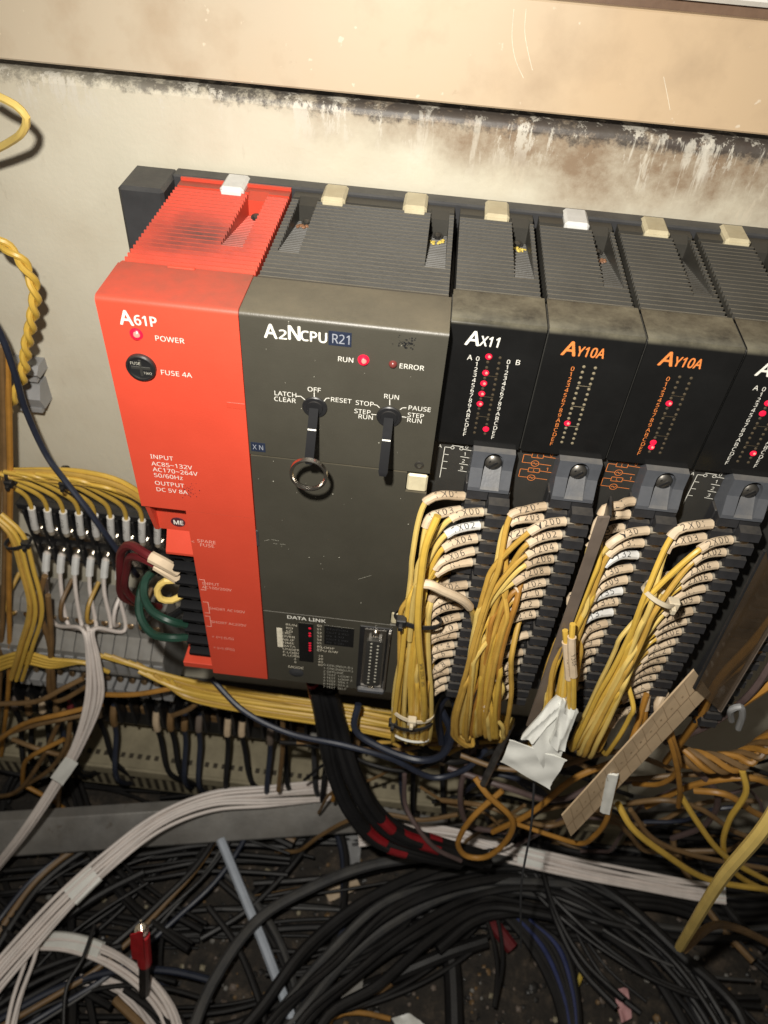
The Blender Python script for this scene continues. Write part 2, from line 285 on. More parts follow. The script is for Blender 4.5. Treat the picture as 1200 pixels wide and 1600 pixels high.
# ------------------------------------------------------------------ mesh helpers
class MB:
    def __init__(s): s.v = []; s.f = []; s.m = []; s.mi = 0
    def add(s, vs, fs):
        o = len(s.v); s.v += [tuple(q) for q in vs]; s.f += [tuple(i + o for i in f) for f in fs]; s.m += [s.mi] * len(fs); return s
    def box(s, x0, x1, y0, y1, z0, z1, c=0.0):
        x0, x1 = sorted((x0, x1)); y0, y1 = sorted((y0, y1)); z0, z1 = sorted((z0, z1))
        if c <= 0:
            vs = [(x, y, z) for z in (z0, z1) for y in (y0, y1) for x in (x0, x1)]
            return s.add(vs, [(0, 2, 3, 1), (4, 5, 7, 6), (0, 1, 5, 4), (2, 6, 7, 3), (0, 4, 6, 2), (1, 3, 7, 5)])
        c = min(c, (x1 - x0) * .45, (y1 - y0) * .45, (z1 - z0) * .45)
        X, Y, Z = (x0, x1), (y0, y1), (z0, z1); vs = []; idx = {}
        for i in (0, 1):
            for j in (0, 1):
                for k in (0, 1):
                    di, dj, dk = (c if i == 0 else -c), (c if j == 0 else -c), (c if k == 0 else -c)
                    idx[i, j, k, 'x'] = len(vs); vs.append((X[i], Y[j] + dj, Z[k] + dk))
                    idx[i, j, k, 'y'] = len(vs); vs.append((X[i] + di, Y[j], Z[k] + dk))
                    idx[i, j, k, 'z'] = len(vs); vs.append((X[i] + di, Y[j] + dj, Z[k]))
        fs = []
        for i in (0, 1):
            a = [idx[i, 0, 0, 'x'], idx[i, 1, 0, 'x'], idx[i, 1, 1, 'x'], idx[i, 0, 1, 'x']]; fs.append(a if i else a[::-1])
            a = [idx[0, i, 0, 'y'], idx[0, i, 1, 'y'], idx[1, i, 1, 'y'], idx[1, i, 0, 'y']]; fs.append(a if i else a[::-1])
            a = [idx[0, 0, i, 'z'], idx[1, 0, i, 'z'], idx[1, 1, i, 'z'], idx[0, 1, i, 'z']]; fs.append(a if i else a[::-1])
        for j in (0, 1):
            for k in (0, 1):
                a = [idx[0, j, k, 'y'], idx[1, j, k, 'y'], idx[1, j, k, 'z'], idx[0, j, k, 'z']]; fs.append(a if (j ^ k) == 0 else a[::-1])
                a = [idx[j, 0, k, 'z'], idx[j, 1, k, 'z'], idx[j, 1, k, 'x'], idx[j, 0, k, 'x']]; fs.append(a if (j ^ k) == 0 else a[::-1])
                a = [idx[j, k, 0, 'x'], idx[j, k, 1, 'x'], idx[j, k, 1, 'y'], idx[j, k, 0, 'y']]; fs.append(a if (j ^ k) == 0 else a[::-1])
        for i in (0, 1):
            for j in (0, 1):
                for k in (0, 1):
                    a = [idx[i, j, k, 'x'], idx[i, j, k, 'y'], idx[i, j, k, 'z']]; fs.append(a if (i + j + k) % 2 else a[::-1])
        return s.add(vs, fs)
    def prism_x(s, poly, x0, x1, crest=None):           # polygon in (y, z), extruded along x
        n = len(poly); vs = [(x0, y, z) for y, z in poly] + [(x1, y, z) for y, z in poly]
        fs = [(i, (i + 1) % n, n + (i + 1) % n, n + i) for i in range(n)] + [tuple(range(n))[::-1], tuple(range(n, 2 * n))]
        k0 = len(s.m); s.add(vs, fs)
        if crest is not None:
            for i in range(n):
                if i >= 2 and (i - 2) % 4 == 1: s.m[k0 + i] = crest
        return s
    def prism_y(s, poly, y0, y1):           # polygon in (x, z), extruded along y
        n = len(poly); vs = [(x, y0, z) for x, z in poly] + [(x, y1, z) for x, z in poly]
        fs = [(i, (i + 1) % n, n + (i + 1) % n, n + i) for i in range(n)] + [tuple(range(n))[::-1], tuple(range(n, 2 * n))]
        return s.add(vs, fs)
    def slab(s, quad, thick):               # four corners + thickness along the normal
        q = [Vector(a) for a in quad]; nn = (q[1] - q[0]).cross(q[3] - q[0]).normalized() * thick
        vs = q + [a + nn for a in q]
        return s.add(vs, [(0, 1, 2, 3), (7, 6, 5, 4), (0, 4, 5, 1), (1, 5, 6, 2), (2, 6, 7, 3), (3, 7, 4, 0)])
    def cyl(s, p0, p1, r0, r1=None, n=16):
        p0 = Vector(p0); p1 = Vector(p1); r1 = r0 if r1 is None else r1
        d = (p1 - p0).normalized(); a = d.orthogonal().normalized(); b = d.cross(a)
        vs = []
        for p, r in ((p0, r0), (p1, r1)):
            for i in range(n):
                t = 2 * math.pi * i / n; vs.append(p + a * (r * math.cos(t)) + b * (r * math.sin(t)))
        fs = [(i, (i + 1) % n, n + (i + 1) % n, n + i) for i in range(n)] + [tuple(range(n))[::-1], tuple(range(n, 2 * n))]
        return s.add(vs, fs)
    def lathe(s, p0, d, prof, n=20):        # prof: (distance along d, radius)
        p0 = Vector(p0); d = Vector(d).normalized(); a = d.orthogonal().normalized(); b = d.cross(a); vs = []; fs = []
        for h, r in prof:
            for i in range(n):
                t = 2 * math.pi * i / n; vs.append(p0 + d * h + a * (r * math.cos(t)) + b * (r * math.sin(t)))
        for k in range(len(prof) - 1):
            for i in range(n):
                j = (i + 1) % n; fs.append((k * n + i, k * n + j, (k + 1) * n + j, (k + 1) * n + i))
        fs += [tuple(range(n))[::-1], tuple(range((len(prof) - 1) * n, len(prof) * n))]
        return s.add(vs, fs)
    def tube(s, pts, r, n=8, closed=False, flat=None):
        pts = [Vector(q) for q in pts]; m = len(pts)
        T = [((pts[(i + 1) % m] if closed else pts[min(i + 1, m - 1)]) - (pts[i - 1] if closed else pts[max(i - 1, 0)])).normalized() for i in range(m)]
        a = T[0].orthogonal().normalized(); vs = []
        for i in range(m):
            a = (a - T[i] * a.dot(T[i])).normalized(); b = T[i].cross(a); rr = r(i / (m - 1)) if callable(r) else r
            for k in range(n):
                t = 2 * math.pi * k / n; vs.append(pts[i] + a * (rr * math.cos(t)) + b * (rr * math.sin(t)))
        fs = []
        for i in range(m if closed else m - 1):
            for k in range(n):
                j = (i + 1) % m; l = (k + 1) % n; fs.append((i * n + k, i * n + l, j * n + l, j * n + k))
        if not closed: fs += [tuple(range(n))[::-1], tuple(range((m - 1) * n, m * n))]
        return s.add(vs, fs)
    def mesh(s, name, mats, origin=Vector((0, 0, 0)), smooth=35):
        me = bpy.data.meshes.new(name)
        me.from_pydata([((x - origin.x) * S, (y - origin.y) * S, (z - origin.z) * S) for x, y, z in s.v], [], s.f)
        for k in (mats if isinstance(mats, (list, tuple)) else [mats]): me.materials.append(MATS[k])
        if any(s.m): me.polygons.foreach_set('material_index', s.m)
        me.update()
        if smooth:
            me.polygons.foreach_set('use_smooth', [True] * len(me.polygons))
            me.set_sharp_from_angle(angle=math.radians(smooth))
        return me

def tag(o, label=None, cat=None, group=None, kind=None):
    for k, v in (('label', label), ('category', cat), ('group', group), ('kind', kind)):
        if v: o[k] = v
    return o
ORG = {}
def root(name, loc, label, cat, group=None):
    o = bpy.data.objects.new(name, None); o.empty_display_size = 0.005; COL.objects.link(o)
    o.location = Vector(loc) * S; ORG[o.name] = Vector(loc)
    return tag(o, label, cat, group)
def part(mb, name, mats, parent=None, smooth=35, label=None):
    og = ORG[parent.name] if parent else Vector((0, 0, 0))
    o = bpy.data.objects.new(name, mb.mesh(name, mats, og, smooth)); COL.objects.link(o)
    if parent: o.parent = parent
    ORG[o.name] = og
    if label: o['label'] = label
    return o
def thing(mb, name, mats, label, cat, group=None, smooth=35, origin=None):
    og = Vector(origin) if origin else Vector(mb.v[0])
    o = bpy.data.objects.new(name, mb.mesh(name, mats, og, smooth)); COL.objects.link(o); o.location = og * S
    ORG[o.name] = og
    return tag(o, label, cat, group)
def inst(o, name, parent, off):             # a further piece sharing mesh data
    c = bpy.data.objects.new(name, o.data); COL.objects.link(c); c.parent = parent
    c.location = o.location + Vector(off) * S; ORG[c.name] = ORG[parent.name]
    return c
def struct(mb, name, mats, smooth=35):
    o = part(mb, name, mats, None, smooth); o['kind'] = 'structure'; return o

def cr(pts, step=4.0, closed=False):        # Catmull-Rom through the points
    P = [Vector(p) for p in pts]; n = len(P); out = []
    for i in range(n if closed else n - 1):
        p1, p2 = P[i], P[(i + 1) % n]
        p0 = P[i - 1] if (closed or i > 0) else p1 * 2 - p2
        p3 = P[(i + 2) % n] if (closed or i + 2 < n) else p2 * 2 - p1
        k = max(2, int((p2 - p1).length / step))
        d01 = max(1e-3, (p1 - p0).length) ** .5; d12 = max(1e-3, (p2 - p1).length) ** .5; d23 = max(1e-3, (p3 - p2).length) ** .5
        m1 = (p2 - p1) + ((p1 - p0) / d01 - (p2 - p0) / (d01 + d12)) * d12
        m2 = (p2 - p1) + ((p3 - p2) / d23 - (p3 - p1) / (d12 + d23)) * d12
        for j in range(k):
            t = j / k; t2 = t * t; t3 = t2 * t
            out.append(p1 * (2 * t3 - 3 * t2 + 1) + m1 * (t3 - 2 * t2 + t) + p2 * (-2 * t3 + 3 * t2) + m2 * (t3 - t2))
    if not closed: out.append(P[-1])
    return out
def arclen(pts):
    L = [0.0]
    for a, b in zip(pts, pts[1:]): L.append(L[-1] + (b - a).length)
    return L
def cut(pts, s0, s1):
    L = arclen(pts)
    def pos(s):
        s = max(0, min(s, L[-1]))
        for i in range(len(pts) - 1):
            if L[i + 1] >= s: return pts[i].lerp(pts[i + 1], (s - L[i]) / max(1e-6, L[i + 1] - L[i]))
        return pts[-1]
    return [pos(s0)] + [p for p, l in zip(pts, L) if s0 + .3 < l < s1 - .3] + [pos(s1)]

# lettering
_TG = {}
try:                                        # the plain sans that ships with Blender; its built-in face otherwise
    FONT = bpy.data.fonts.load(bpy.utils.system_resource('DATAFILES') + '/fonts/NotoSansMath-Regular.woff2')
except Exception:
    FONT = None
_CAP = [0.0]
def tgeo(body, bold=0.0, shear=0.0, space=1.0, line=1.0, align='LEFT'):
    k = (body, bold, shear, space, line, align)
    if k in _TG: return _TG[k]
    c = bpy.data.curves.new('t', 'FONT'); c.body = body; c.size = 1; c.offset = bold; c.shear = shear; c.space_character = space
    c.space_line = line; c.align_x = align; c.resolution_u = 2; c.fill_mode = 'FRONT'
    if FONT: c.font = FONT
    o = bpy.data.objects.new('t', c); me = bpy.data.meshes.new_from_object(o)
    if body == 'H' and not _CAP[0]: _CAP[0] = max(v.co.y for v in me.vertices)
    vs = [(v.co.x / _CAP[0], v.co.y / _CAP[0]) for v in me.vertices]; fs = [tuple(p.vertices) for p in me.polygons]
    bpy.data.objects.remove(o); bpy.data.curves.remove(c); bpy.data.meshes.remove(me)
    _TG[k] = (vs, fs); return vs, fs
tgeo('H')
def letters(mb, body, h, x, y, z, wid=None, xs=1.0, fat=0.0, **k):   # upright on a front face (plane y), left base point at x, z
    vs, fs = tgeo(body, **k)
    if not vs: return mb
    if wid:
        a = [v[0] for v in vs]; xs = wid / (max(a) - min(a)) / h
    if fat:                                 # heavier stroke: the same outline struck again a hair beside
        for i, (dx, dz) in enumerate(((-fat, 0), (fat, 0), (0, fat * .7), (0, -fat * .7))): mb.add([(x + (u + dx) * h * xs, y - .012 * (i + 1), z + (v + dz) * h) for u, v in vs], fs)
    return mb.add([(x + u * h * xs, y, z + v * h) for u, v in vs], fs)
def printed(parent, body, h, x, y, z, m='print_white', wid=None, **k):
    return part(letters(MB(), body, h, x, y, z, wid, **k), 'lettering', m, parent, smooth=0)

# ------------------------------------------------------------------ setting
b = MB(); b.box(-420, 640, 12, 14, -420, 282)
b.prism_x([(12, 282), (12.4, 284), (13.6, 285.6), (16, 286.4), (30, 286.4), (30, 284.4), (16, 284.4), (14.4, 283.6), (14, 282)], -420, 640)
struct(b, 'back_panel', 'panel_paint')
b = MB(); b.box(-420, 640, -330, 20, -404, -400); struct(b, 'cabinet_floor', 'dirty_floor')
UZ = at(300, 122.5, y=4).z; PT = 41.0; LEAN = 0.10
b = MB(); b.prism_x([(4.6, UZ), (4, UZ + .8), (4 + LEAN * PT, UZ + PT - .6), (4.6 + LEAN * PT, UZ + PT), (8 + LEAN * PT, UZ + PT), (8, UZ)], -420, 640)
o = thing(b, 'cover_plate', 'upper_plate', 'glossy tan plate with scratches across the top above the cream panel', 'plate', origin=(100, 4, UZ), smooth=20)
def on_plate(px, py):
    q = at(px, py, y=4)
    for _ in range(6): q = at(px, py, y=3.95 + LEAN * (q.z - UZ))
    return q
def scratch(p):
    t = MB(); t.tube(cr(p, 2), 0.16, 4); part(t, 'scratch', 'print_cream', o)
for p in ([(803, 14), (800, 60), (806, 95), (818, 122)], [(822, 14), (820, 50), (826, 85), (832, 110)], [(1037, 120), (1043, 150), (1047, 172)]):
    scratch([on_plate(a, c) for a, c in p])
b = MB(); b.box(-420, 640, 13, 16, UZ + PT - 3, UZ + PT + 12); tag(part(b, 'gap_strip', 'brown_gap'), kind='structure')
b = MB(); b.box(-420, 640, 6, 22, UZ + PT + 4.6, UZ + 130, 2); thing(b, 'frame_rail', 'white_frame', 'white painted rail at the very top right corner', 'rail', origin=(100, 2, UZ + 51))

# ------------------------------------------------------------------ base unit behind the modules
t = root('base_unit', (0, 5, 0), 'charcoal base unit running behind all the modules', 'base unit')
b = MB(); b.box(-4, 420, 0.5, 9.5, 3, 250.4, 0.8); part(b, 'back_plate', 'base_plastic', t)
b = MB(); b.box(-25, -3.2, -17.5, 9.5, 20, 250, 1.6); part(b, 'connector_cover', 'base_plastic', t)
b = MB(); b.cyl((-3.9, -8, 215), (-2.9, -8, 215), 2.2); part(b, 'side_screw', 'black_plastic', t)

# ------------------------------------------------------------------ shared module pieces
def front_poly(F, yb, z0, z1, r=2.2):
    p = [(yb, z0), (-F, z0)]
    for i in range(5):
        a = math.pi / 2 * i / 4; p.append((-F + r - r * math.cos(a), z1 - r + r * math.sin(a)))
    return p + [(yb, z1)]
def rib_profile(y0, y1, zt=249.3, depth=1.8, pitch=3.55, ramp=None, zb=225):
    """ribs running along x between y0 (front) and y1 (back)"""
    p = [(y1, zb), (y0, zb)]
    n = int((y1 - y0) / pitch)
    for i in range(n):
        y = y0 + i * pitch
        zz = (lambda q: zt if ramp is None else zt - ramp * max(0, min(1, (q - y0) / (y1 - y0))))
        p += [(y, zz(y) - depth), (y + pitch * .14, zz(y)), (y + pitch * .36, zz(y) - .05), (y + pitch * .62, zz(y) - depth)]
    p.append((y1, p[-1][1]))
    return p
def phillips(parent, c, r, m='dark_screw', name='screw', d=(0, -1, 0)):
    c = Vector(c); d = Vector(d)
    b = MB(); b.lathe(c, d, [(0, r * .55), (.01, r), (r * .25, r), (r * .55, r * .72), (r * .66, r * .3)], 18)
    s = part(b, name, m, parent)
    k = MB(); e = d.orthogonal().normalized(); g = d.cross(e); q = c + d * (r * .62)
    for u, v in ((e, g), (g, e)):
        k.slab([q + u * r * .62 + v * r * .13, q - u * r * .62 + v * r * .13, q - u * r * .62 - v * r * .13, q + u * r * .62 - v * r * .13], r * .1)
    part(k, 'cross_slot', 'black_plastic', s)
    return s
def latch(parent, x0, x1, m):
    b = MB(); b.box(x0, x1, -10.5, 6.5, 246, 251.6, 1.3); l = part(b, 'release_latch', m, parent)
    b = MB(); b.box(x0 + .8, x1 - .8, -11.2, -10.4, 247.6, 250.2, .3); part(b, 'latch_lip', m, l)
def top_shell(parent, x0, x1, y0, m, pockets, gap=1.3):
    """ribbed top of a housing with sloping screw pockets; pockets = [(x0, x1), ...]"""
    b = MB(); xs = [x0 + gap]
    for a, c in pockets: xs += [a, c]
    xs.append(x1 - gap)
    full = rib_profile(y0, -7); tail = [(-7, 225), (-7, 248.8), (-.2, 248.8), (-.2, 225)]
    frontp = rib_profile(y0, -61)
    for i in range(len(xs) - 1):
        if xs[i + 1] - xs[i] < .3: continue
        if i % 2 == 0:
            b.prism_x(full, xs[i], xs[i + 1], 1); b.prism_x(tail, xs[i], xs[i + 1])
        else:
            b.prism_x(frontp, xs[i], xs[i + 1], 1)
            b.prism_x(rib_profile(-61, -9, 248.2, .7, 2.6, ramp=9.5), xs[i], xs[i + 1])
            b.prism_x([(-9, 225), (-9, 246), (-5, 248.8), (-.2, 248.8), (-.2, 225)], xs[i], xs[i + 1])
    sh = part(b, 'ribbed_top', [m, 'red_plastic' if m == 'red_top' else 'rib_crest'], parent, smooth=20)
    for a, c in pockets:
        mx = (a + c) / 2
        h = MB(); h.lathe((mx, -14.5, 240.2), (0, -.25, 1), [(0, 2.5), (.6, 2.5), (.61, 1.9)], 16); part(h, 'screw_collar', 'black_plastic', sh)
        h = MB(); h.lathe((mx, -14.7, 240.9), (0, -.25, 1), [(0, 1.7), (.5, 1.6), (.8, .9)], 14); part(h, 'screw', 'dark_screw', sh)
    return sh

# ------------------------------------------------------------------ red power supply module
RF = 114.8
ps = root('power_supply_module', (27, -60, 0), 'red power supply module with a lit power lamp, leftmost on the rack', 'power supply')
b = MB(); b.prism_x(front_poly(RF, -88, 139, 250), 0.15, 54.8)
b.prism_x([(-88, 0), (-RF, 0), (-RF, 138.9), (-88, 138.9)], 21.6, 54.8)
b.box(0.15, 54.8, -87.9, -.3, 0.2, 232)
part(b, 'housing', 'red_dusty', ps, smooth=40)
top_shell(ps, 0, 55, -86, 'red_top', [(35, 44.5)], gap=.6)
b = MB(); b.box(.7, 54.3, -1.2, .2, 246, 250.2); part(b, 'rear_rim', 'red_plastic', ps)
b = MB(); b.box(.6, 54.4, -89.5, -86.2, 246, 249.7); part(b, 'front_step', 'red_top', ps)
b = MB(); b.box(20, 31, -87.8, -85.6, 248, 250.3, .3); part(b, 'vent_tab', 'red_plastic', ps)
latch(ps, 21.8, 33.2, 'white_plastic')
b = MB(); c = at(213, 522, y=-RF); b.lathe(c, (0, -1, 0), [(-.5, 2.7), (0, 2.7), (1.0, 2.1), (1.5, 1.2), (1.7, .3)], 20)
l = part(b, 'power_lamp', 'led_lit', ps)
b = MB(); b.lathe(c + Vector((.5, -1.3, .5)), (0, -1, 0), [(0, 1.4), (.5, .9), (.6, .2)], 14); part(b, 'lamp_core', 'led_core', l)
c = at(220, 575, y=-RF - 1.2)
b = MB(); b.lathe(c + Vector((0, 1.4, 0)), (0, -1, 0), [(0, 6.1), (1.6, 6.1), (2.2, 5.6), (2.2, 4.9), (1.5, 4.8)], 32); l = part(b, 'fuse_holder', 'black_plastic', ps)
b = MB(); b.box(c.x - 4, c.x + 4, c.y + .2, c.y - .25, c.z - .75, c.z + .75, .2); b.box(c.x - .6, c.x + .6, c.y + .1, c.y - .2, c.z - 3.9, c.z + 3.9, .2); part(b, 'coin_slot', 'lower_plastic', l)
b = MB(); letters(b, 'FUSE', 1.3, c.x - 4.0, c.y - .35, c.z + 1.6); letters(b, 'TIKO', 1.1, c.x + .9, c.y - .35, c.z - 2.6); part(b, 'lettering', 'print_faded', l, 0)
PY = -RF - .12
b = MB(); letters(b, 'A', 6.2, 8.4, PY, 238.9, wid=5.2, fat=.036); letters(b, '61P', 4.2, 13.9, PY, 239.4, wid=8.6, fat=.036); part(b, 'lettering', 'print_white', ps, 0)
def pr(x, y, s, h, m='print_pale_red', xs=1.05, **k):
    q = at(x, y, y=PY); return printed(ps, s, h, q.x, PY, q.z, m, xs=xs, **k)
pr(242, 532, 'POWER', 2.3, 'print_white'); pr(251, 585, 'FUSE 4A', 2.3, 'print_white')
pr(235, 716, 'INPUT', 2.4, 'print_white'); pr(237, 727, 'AC85~132V', 2.4, 'print_white'); pr(239, 736, 'AC170~264V', 2.4, 'print_white')
pr(240.5, 745, '50/60Hz', 2.4, 'print_white'); pr(242, 757, 'OUTPUT', 2.4, 'print_white'); pr(244, 767, 'DC 5V 8A', 2.4, 'print_white')
pr(308, 847, 'SPARE', 2.2); pr(309.5, 853, ' FUSE', 2.2); pr(299, 848, '\u25c4' if False else '<', 2.0)
pr(316, 913, 'INPUT', 2.1); pr(316, 919, 'AC100/200V', 2.1, xs=.95); pr(327, 952, 'SHORT AC100V', 2.1, xs=.95); pr(330, 973, 'SHORT AC200V', 2.1, xs=.95)
for (px, py, s) in ((331, 996, '+ (=) (LG)'), (333, 1013, '+ (=) (FG)')): pr(px, py, s, 2.1)
b = MB()
for (p0, p1) in (((311, 905), (317, 922)), ((317, 940), (324, 958)), ((320, 962), (327, 979))):
    a = at(*p0, y=PY); c = at(*p1, y=PY); x1 = a.x + 2.6
    b.box(x1, x1 + .35, PY - .02, PY + .02, c.z, a.z); b.box(a.x, x1, PY - .02, PY + .02, a.z - .35, a.z); b.box(a.x, x1, PY - .02, PY + .02, c.z, c.z + .35)
part(b, 'printed_bracket', 'print_pale_red', ps, 0)
a = at(354, 628, y=PY); c = at(378, 634, y=PY)
b = MB(); b.box(a.x, 54.7, -RF - .25, -RF + .3, a.z - 3.0, a.z, .12); part(b, 'moulded_tab', 'red_plastic', ps)
b = MB()
for i in range(60):
    q = at(296 + random.gauss(0, 8), 768 + random.gauss(0, 6), y=-RF - .02); r = random.uniform(.08, .3)
    b.prism_y([(q.x + r * math.cos(k), q.z + r * math.sin(k)) for k in (0, 1.3, 2.6, 3.9, 5.2)], q.y - .02, q.y + .1)
o = part(b, 'grime_specks', 'emblem_dark', ps, 0); o['kind'] = 'stuff'
# recess on the left of the front: sloped pocket with the maker's oval, then the terminals
b = MB(); b.box(3.4, 21.5, -107, -88, 116, 138.9); b.prism_x([(-88, 116), (-107, 116), (-113.6, 106), (-113.6, 104.5), (-88, 104.5)], 7, 21.5); b.prism_x([(-88, 138.9), (-113.8, 138.9), (-108, 116), (-88, 116)], 1.2, 3.4)
part(b, 'pocket', 'red_plastic', ps, 0)
e = at(278, 816, y=-107.4); b = MB(); pts = []
b.prism_y([(e.x + 3.6 * math.cos(t * math.pi / 14), e.z + 3.0 * math.sin(t * math.pi / 14)) for t in range(28)], -107.5, -106.8); em = part(b, 'maker_emblem', 'emblem_dark', ps)
b = MB(); letters(b, 'ME', 2.9, e.x - 2.4, -107.6, e.z - 1.4, wid=4.8, fat=.036); part(b, 'lettering', 'print_white', em, 0)
b = MB(); b.box(3, 21.4, -RF + 2, -88, .2, 5, .4); part(b, 'lower_lip', 'red_plastic', ps)
NT = 9
tb0 = ts0 = None
b = MB(); b.box(6, 21.3, -96, -88.2, 5, 104, .4); part(b, 'terminal_rail', 'black_plastic', ps)
for i in range(NT):
    z = 99 - i * 11.0
    if i == 0:
        b = MB(); b.prism_x([(-88.5, z - 3.6), (-108, z - 3.6), (-109.5, z - 2.2), (-109.5, z - .4), (-106, z + 1.2), (-88.5, z + 2.2)], 6.5, 21.2); tb0 = part(b, 'terminal_barrier', 'key_plastic', ps)
        b = MB(); b.lathe((14, -103, z - 6.4), (0, -1, .2), [(-6, 3.2), (0, 3.4), (1.4, 3.4), (2.0, 2.4)], 14); b.box(9, 20, -101.4, -96.2, z - 9.4, z - 4.4); ts0 = part(b, 'terminal_screw', 'steel', ps)
    else:
        inst(tb0, 'terminal_barrier', ps, (0, 0, -11.0 * i)); inst(ts0, 'terminal_screw', ps, (0, 0, -11.0 * i)) if i < NT - 1 else None

# ------------------------------------------------------------------ processor module
cp = root('processor_module', (95, -60, 0), 'olive charcoal processor module with two key switches and lit run lamp', 'processor')
b = MB(); b.prism_x(front_poly(RF, -88, 179.6, 250), 55.1, 134.4)
b.box(55.1, 134.4, -RF + .2, -88, .2, 67.8, .5)
b.box(55.1, 134.4, -87.9, -.3, .2, 232)
b.box(56.5, 133, -RF + 1.6, -88, 66, 182)
part(b, 'housing', 'cpu_plastic', cp, smooth=40)
top_shell(cp, 55, 134.5, -86, 'rib_plastic', [(59.5, 68.5), (122.2, 131)], gap=1.3)
b = MB(); b.box(56.2, 133.2, -89.5, -86.2, 246, 249.6); part(b, 'front_step', 'rib_plastic', cp)
latch(cp, 70, 81.5, 'cream_plastic'); latch(cp, 108.8, 120.2, 'cream_plastic')
b = MB(); b.prism_y([(55.4, 68.6), (124.4, 68.6), (124.4, 79.6), (134.2, 79.6), (134.2, 167.6), (124.6, 167.6), (124.6, 178.9), (55.4, 178.9)], -RF - .15, -RF + 2.2)
part(b, 'door', 'cpu_plastic', cp)
b = MB(); b.box(125, 134, -RF - .3, -RF + 1.5, 168.3, 178.2, .8); l = part(b, 'door_catch', 'cream_plastic', cp)
b = MB(); b.box(124.9, 133.2, -RF - .3, -RF + 1.5, 69.4, 78.8, .8); part(b, 'door_catch', 'cream_plastic', cp)
c = at(655, 727, y=-RF - .1); b = MB(); b.lathe(c + Vector((0, .5, 0)), (0, -1, 0), [(0, 2.1), (.6, 2.1), (.8, 1.7), (.8, 1.2), (.2, 1.1)], 18); part(b, 'catch_rivet', 'dark_screw', cp)
b = MB(); b.box(54.9, 56.2, -RF - .5, -RF + .6, 120, 131, .2); part(b, 'door_hinge', 'grey_cable', cp)
def pc(x, y, s, h, m='print_white', wid=None, **k):
    q = at(x, y, y=PY); return printed(cp, s, h, q.x, PY - .05, q.z, m, wid, **k)
q = at(413, 530, y=PY)
b = MB(); letters(b, 'A', 6.0, 64.5, PY, 239.9, wid=4.9, fat=.036); letters(b, '2', 4.0, 69.9, PY, 240.0, wid=2.9, fat=.036); letters(b, 'N', 6.0, 73.1, PY, 240.2, wid=4.4, fat=.036)
letters(b, 'CPU', 4.3, 78.2, PY, 240.3, wid=10.0, fat=.036); part(b, 'lettering', 'print_white', cp, 0)
a = at(517, 540, y=PY); c = at(551, 521, y=PY)
b = MB(); b.box(89.2, 98.0, PY - .08, PY + .1, 239.6, 245.8); l = part(b, 'model_sticker', 'navy_label', cp)
b = MB(); letters(b, 'R21', 4.0, 90.2, PY - .15, 240.7, wid=6.6); part(b, 'lettering', 'print_grey', l, 0)
pc(527, 564, 'RUN', 2.2); pc(623, 575, 'ERROR', 2.2)
def lamp_dome(parent, c, r, m, core=None):
    b = MB(); b.lathe(c + Vector((0, .4, 0)), (0, -1, 0), [(0, r), (.5, r), (r * .7, r * .82), (r * 1.05, r * .45), (r * 1.12, r * .1)], 18); l = part(b, 'lamp', m, parent)
    if core: b = MB(); b.lathe(c + Vector((r * .15, -r * .85, r * .25)), (0, -1, 0), [(0, r * .45), (r * .3, r * .3), (r * .35, .05)], 12); part(b, 'lamp_core', core, l)
lamp_dome(cp, at(568, 562, y=-RF), 2.3, 'led_lit', 'led_core'); lamp_dome(cp, at(614, 569, y=-RF), 1.7, 'led_off')
def key_switch(c, kl, ringed):
    b = MB(); b.lathe(c + Vector((0, .3, 0)), (0, -1, 0), [(0, 5.2), (.7, 5.2), (1.1, 4.8), (1.1, 3.5), (1.6, 3.3)], 32); k = part(b, 'key_switch', 'black_plastic', cp)
    t_ = Vector((0, -.62, -.785)); n_ = Vector((0, -.785, .62))
    b = MB(); p0 = c + Vector((0, -1, 0)); p1 = p0 + t_ * kl
    X = Vector((1.9, 0, 0)); h = n_ * 3.6
    vs = []
    for p, s_, hh in ((p0, 1, 1.0), (p0.lerp(p1, .93), 1, 1.0), (p1, .7, .7)):
        vs += [p - X * s_ - h * .5 * hh, p + X * s_ - h * .5 * hh, p + X * s_ + h * .5 * hh, p - X * s_ + h * .5 * hh]
    fs = [(3, 2, 1, 0), (8, 9, 10, 11)]
    for r_ in (0, 4):
        for j in range(4): fs.append((r_ + j, r_ + (j + 1) % 4, r_ + 4 + (j + 1) % 4, r_ + 4 + j))
    b.add(vs, fs); part(b, 'key_handle', 'key_plastic', k)
    b = MB(); m_ = p0.lerp(p1, .38) + n_ * 1.86; b.slab([m_ - X * .9 - t_ * .3, m_ + X * .9 - t_ * .3, m_ + X * .9 + t_ * .3, m_ - X * .9 + t_ * .3], .08); part(b, 'key_mark', 'print_white', k)
    return p1
kp = key_switch(at(492, 636, y=-RF), 23, True); key_switch(at(608, 651, y=-RF), 24, False)
pc(480, 611, 'OFF', 2.2); pc(428, 617, 'LATCH', 2.2); pc(428, 626, 'CLEAR', 2.2); pc(516, 627, 'RESET', 2.2)
pc(599, 622, 'RUN', 2.2); pc(555, 632, 'STOP', 2.2); pc(553, 645, 'STEP', 2.2); pc(556, 653, ' RUN', 2.2); pc(637, 640, 'PAUSE', 2.2); pc(636, 651, 'STEP', 2.2); pc(635, 659, 'RUN', 2.2)
b = MB()
def line(b, p0, p1, wd=.35, yy=None):
    yy = PY - .06 if yy is None else yy
    a = Vector((p0[0], yy, p0[1])); c = Vector((p1[0], yy, p1[1])); d = (c - a).normalized(); nn = Vector((-d.z, 0, d.x)) * wd / 2
    b.add([a - nn, c - nn, c + nn, a + nn], [(0, 1, 2, 3)])
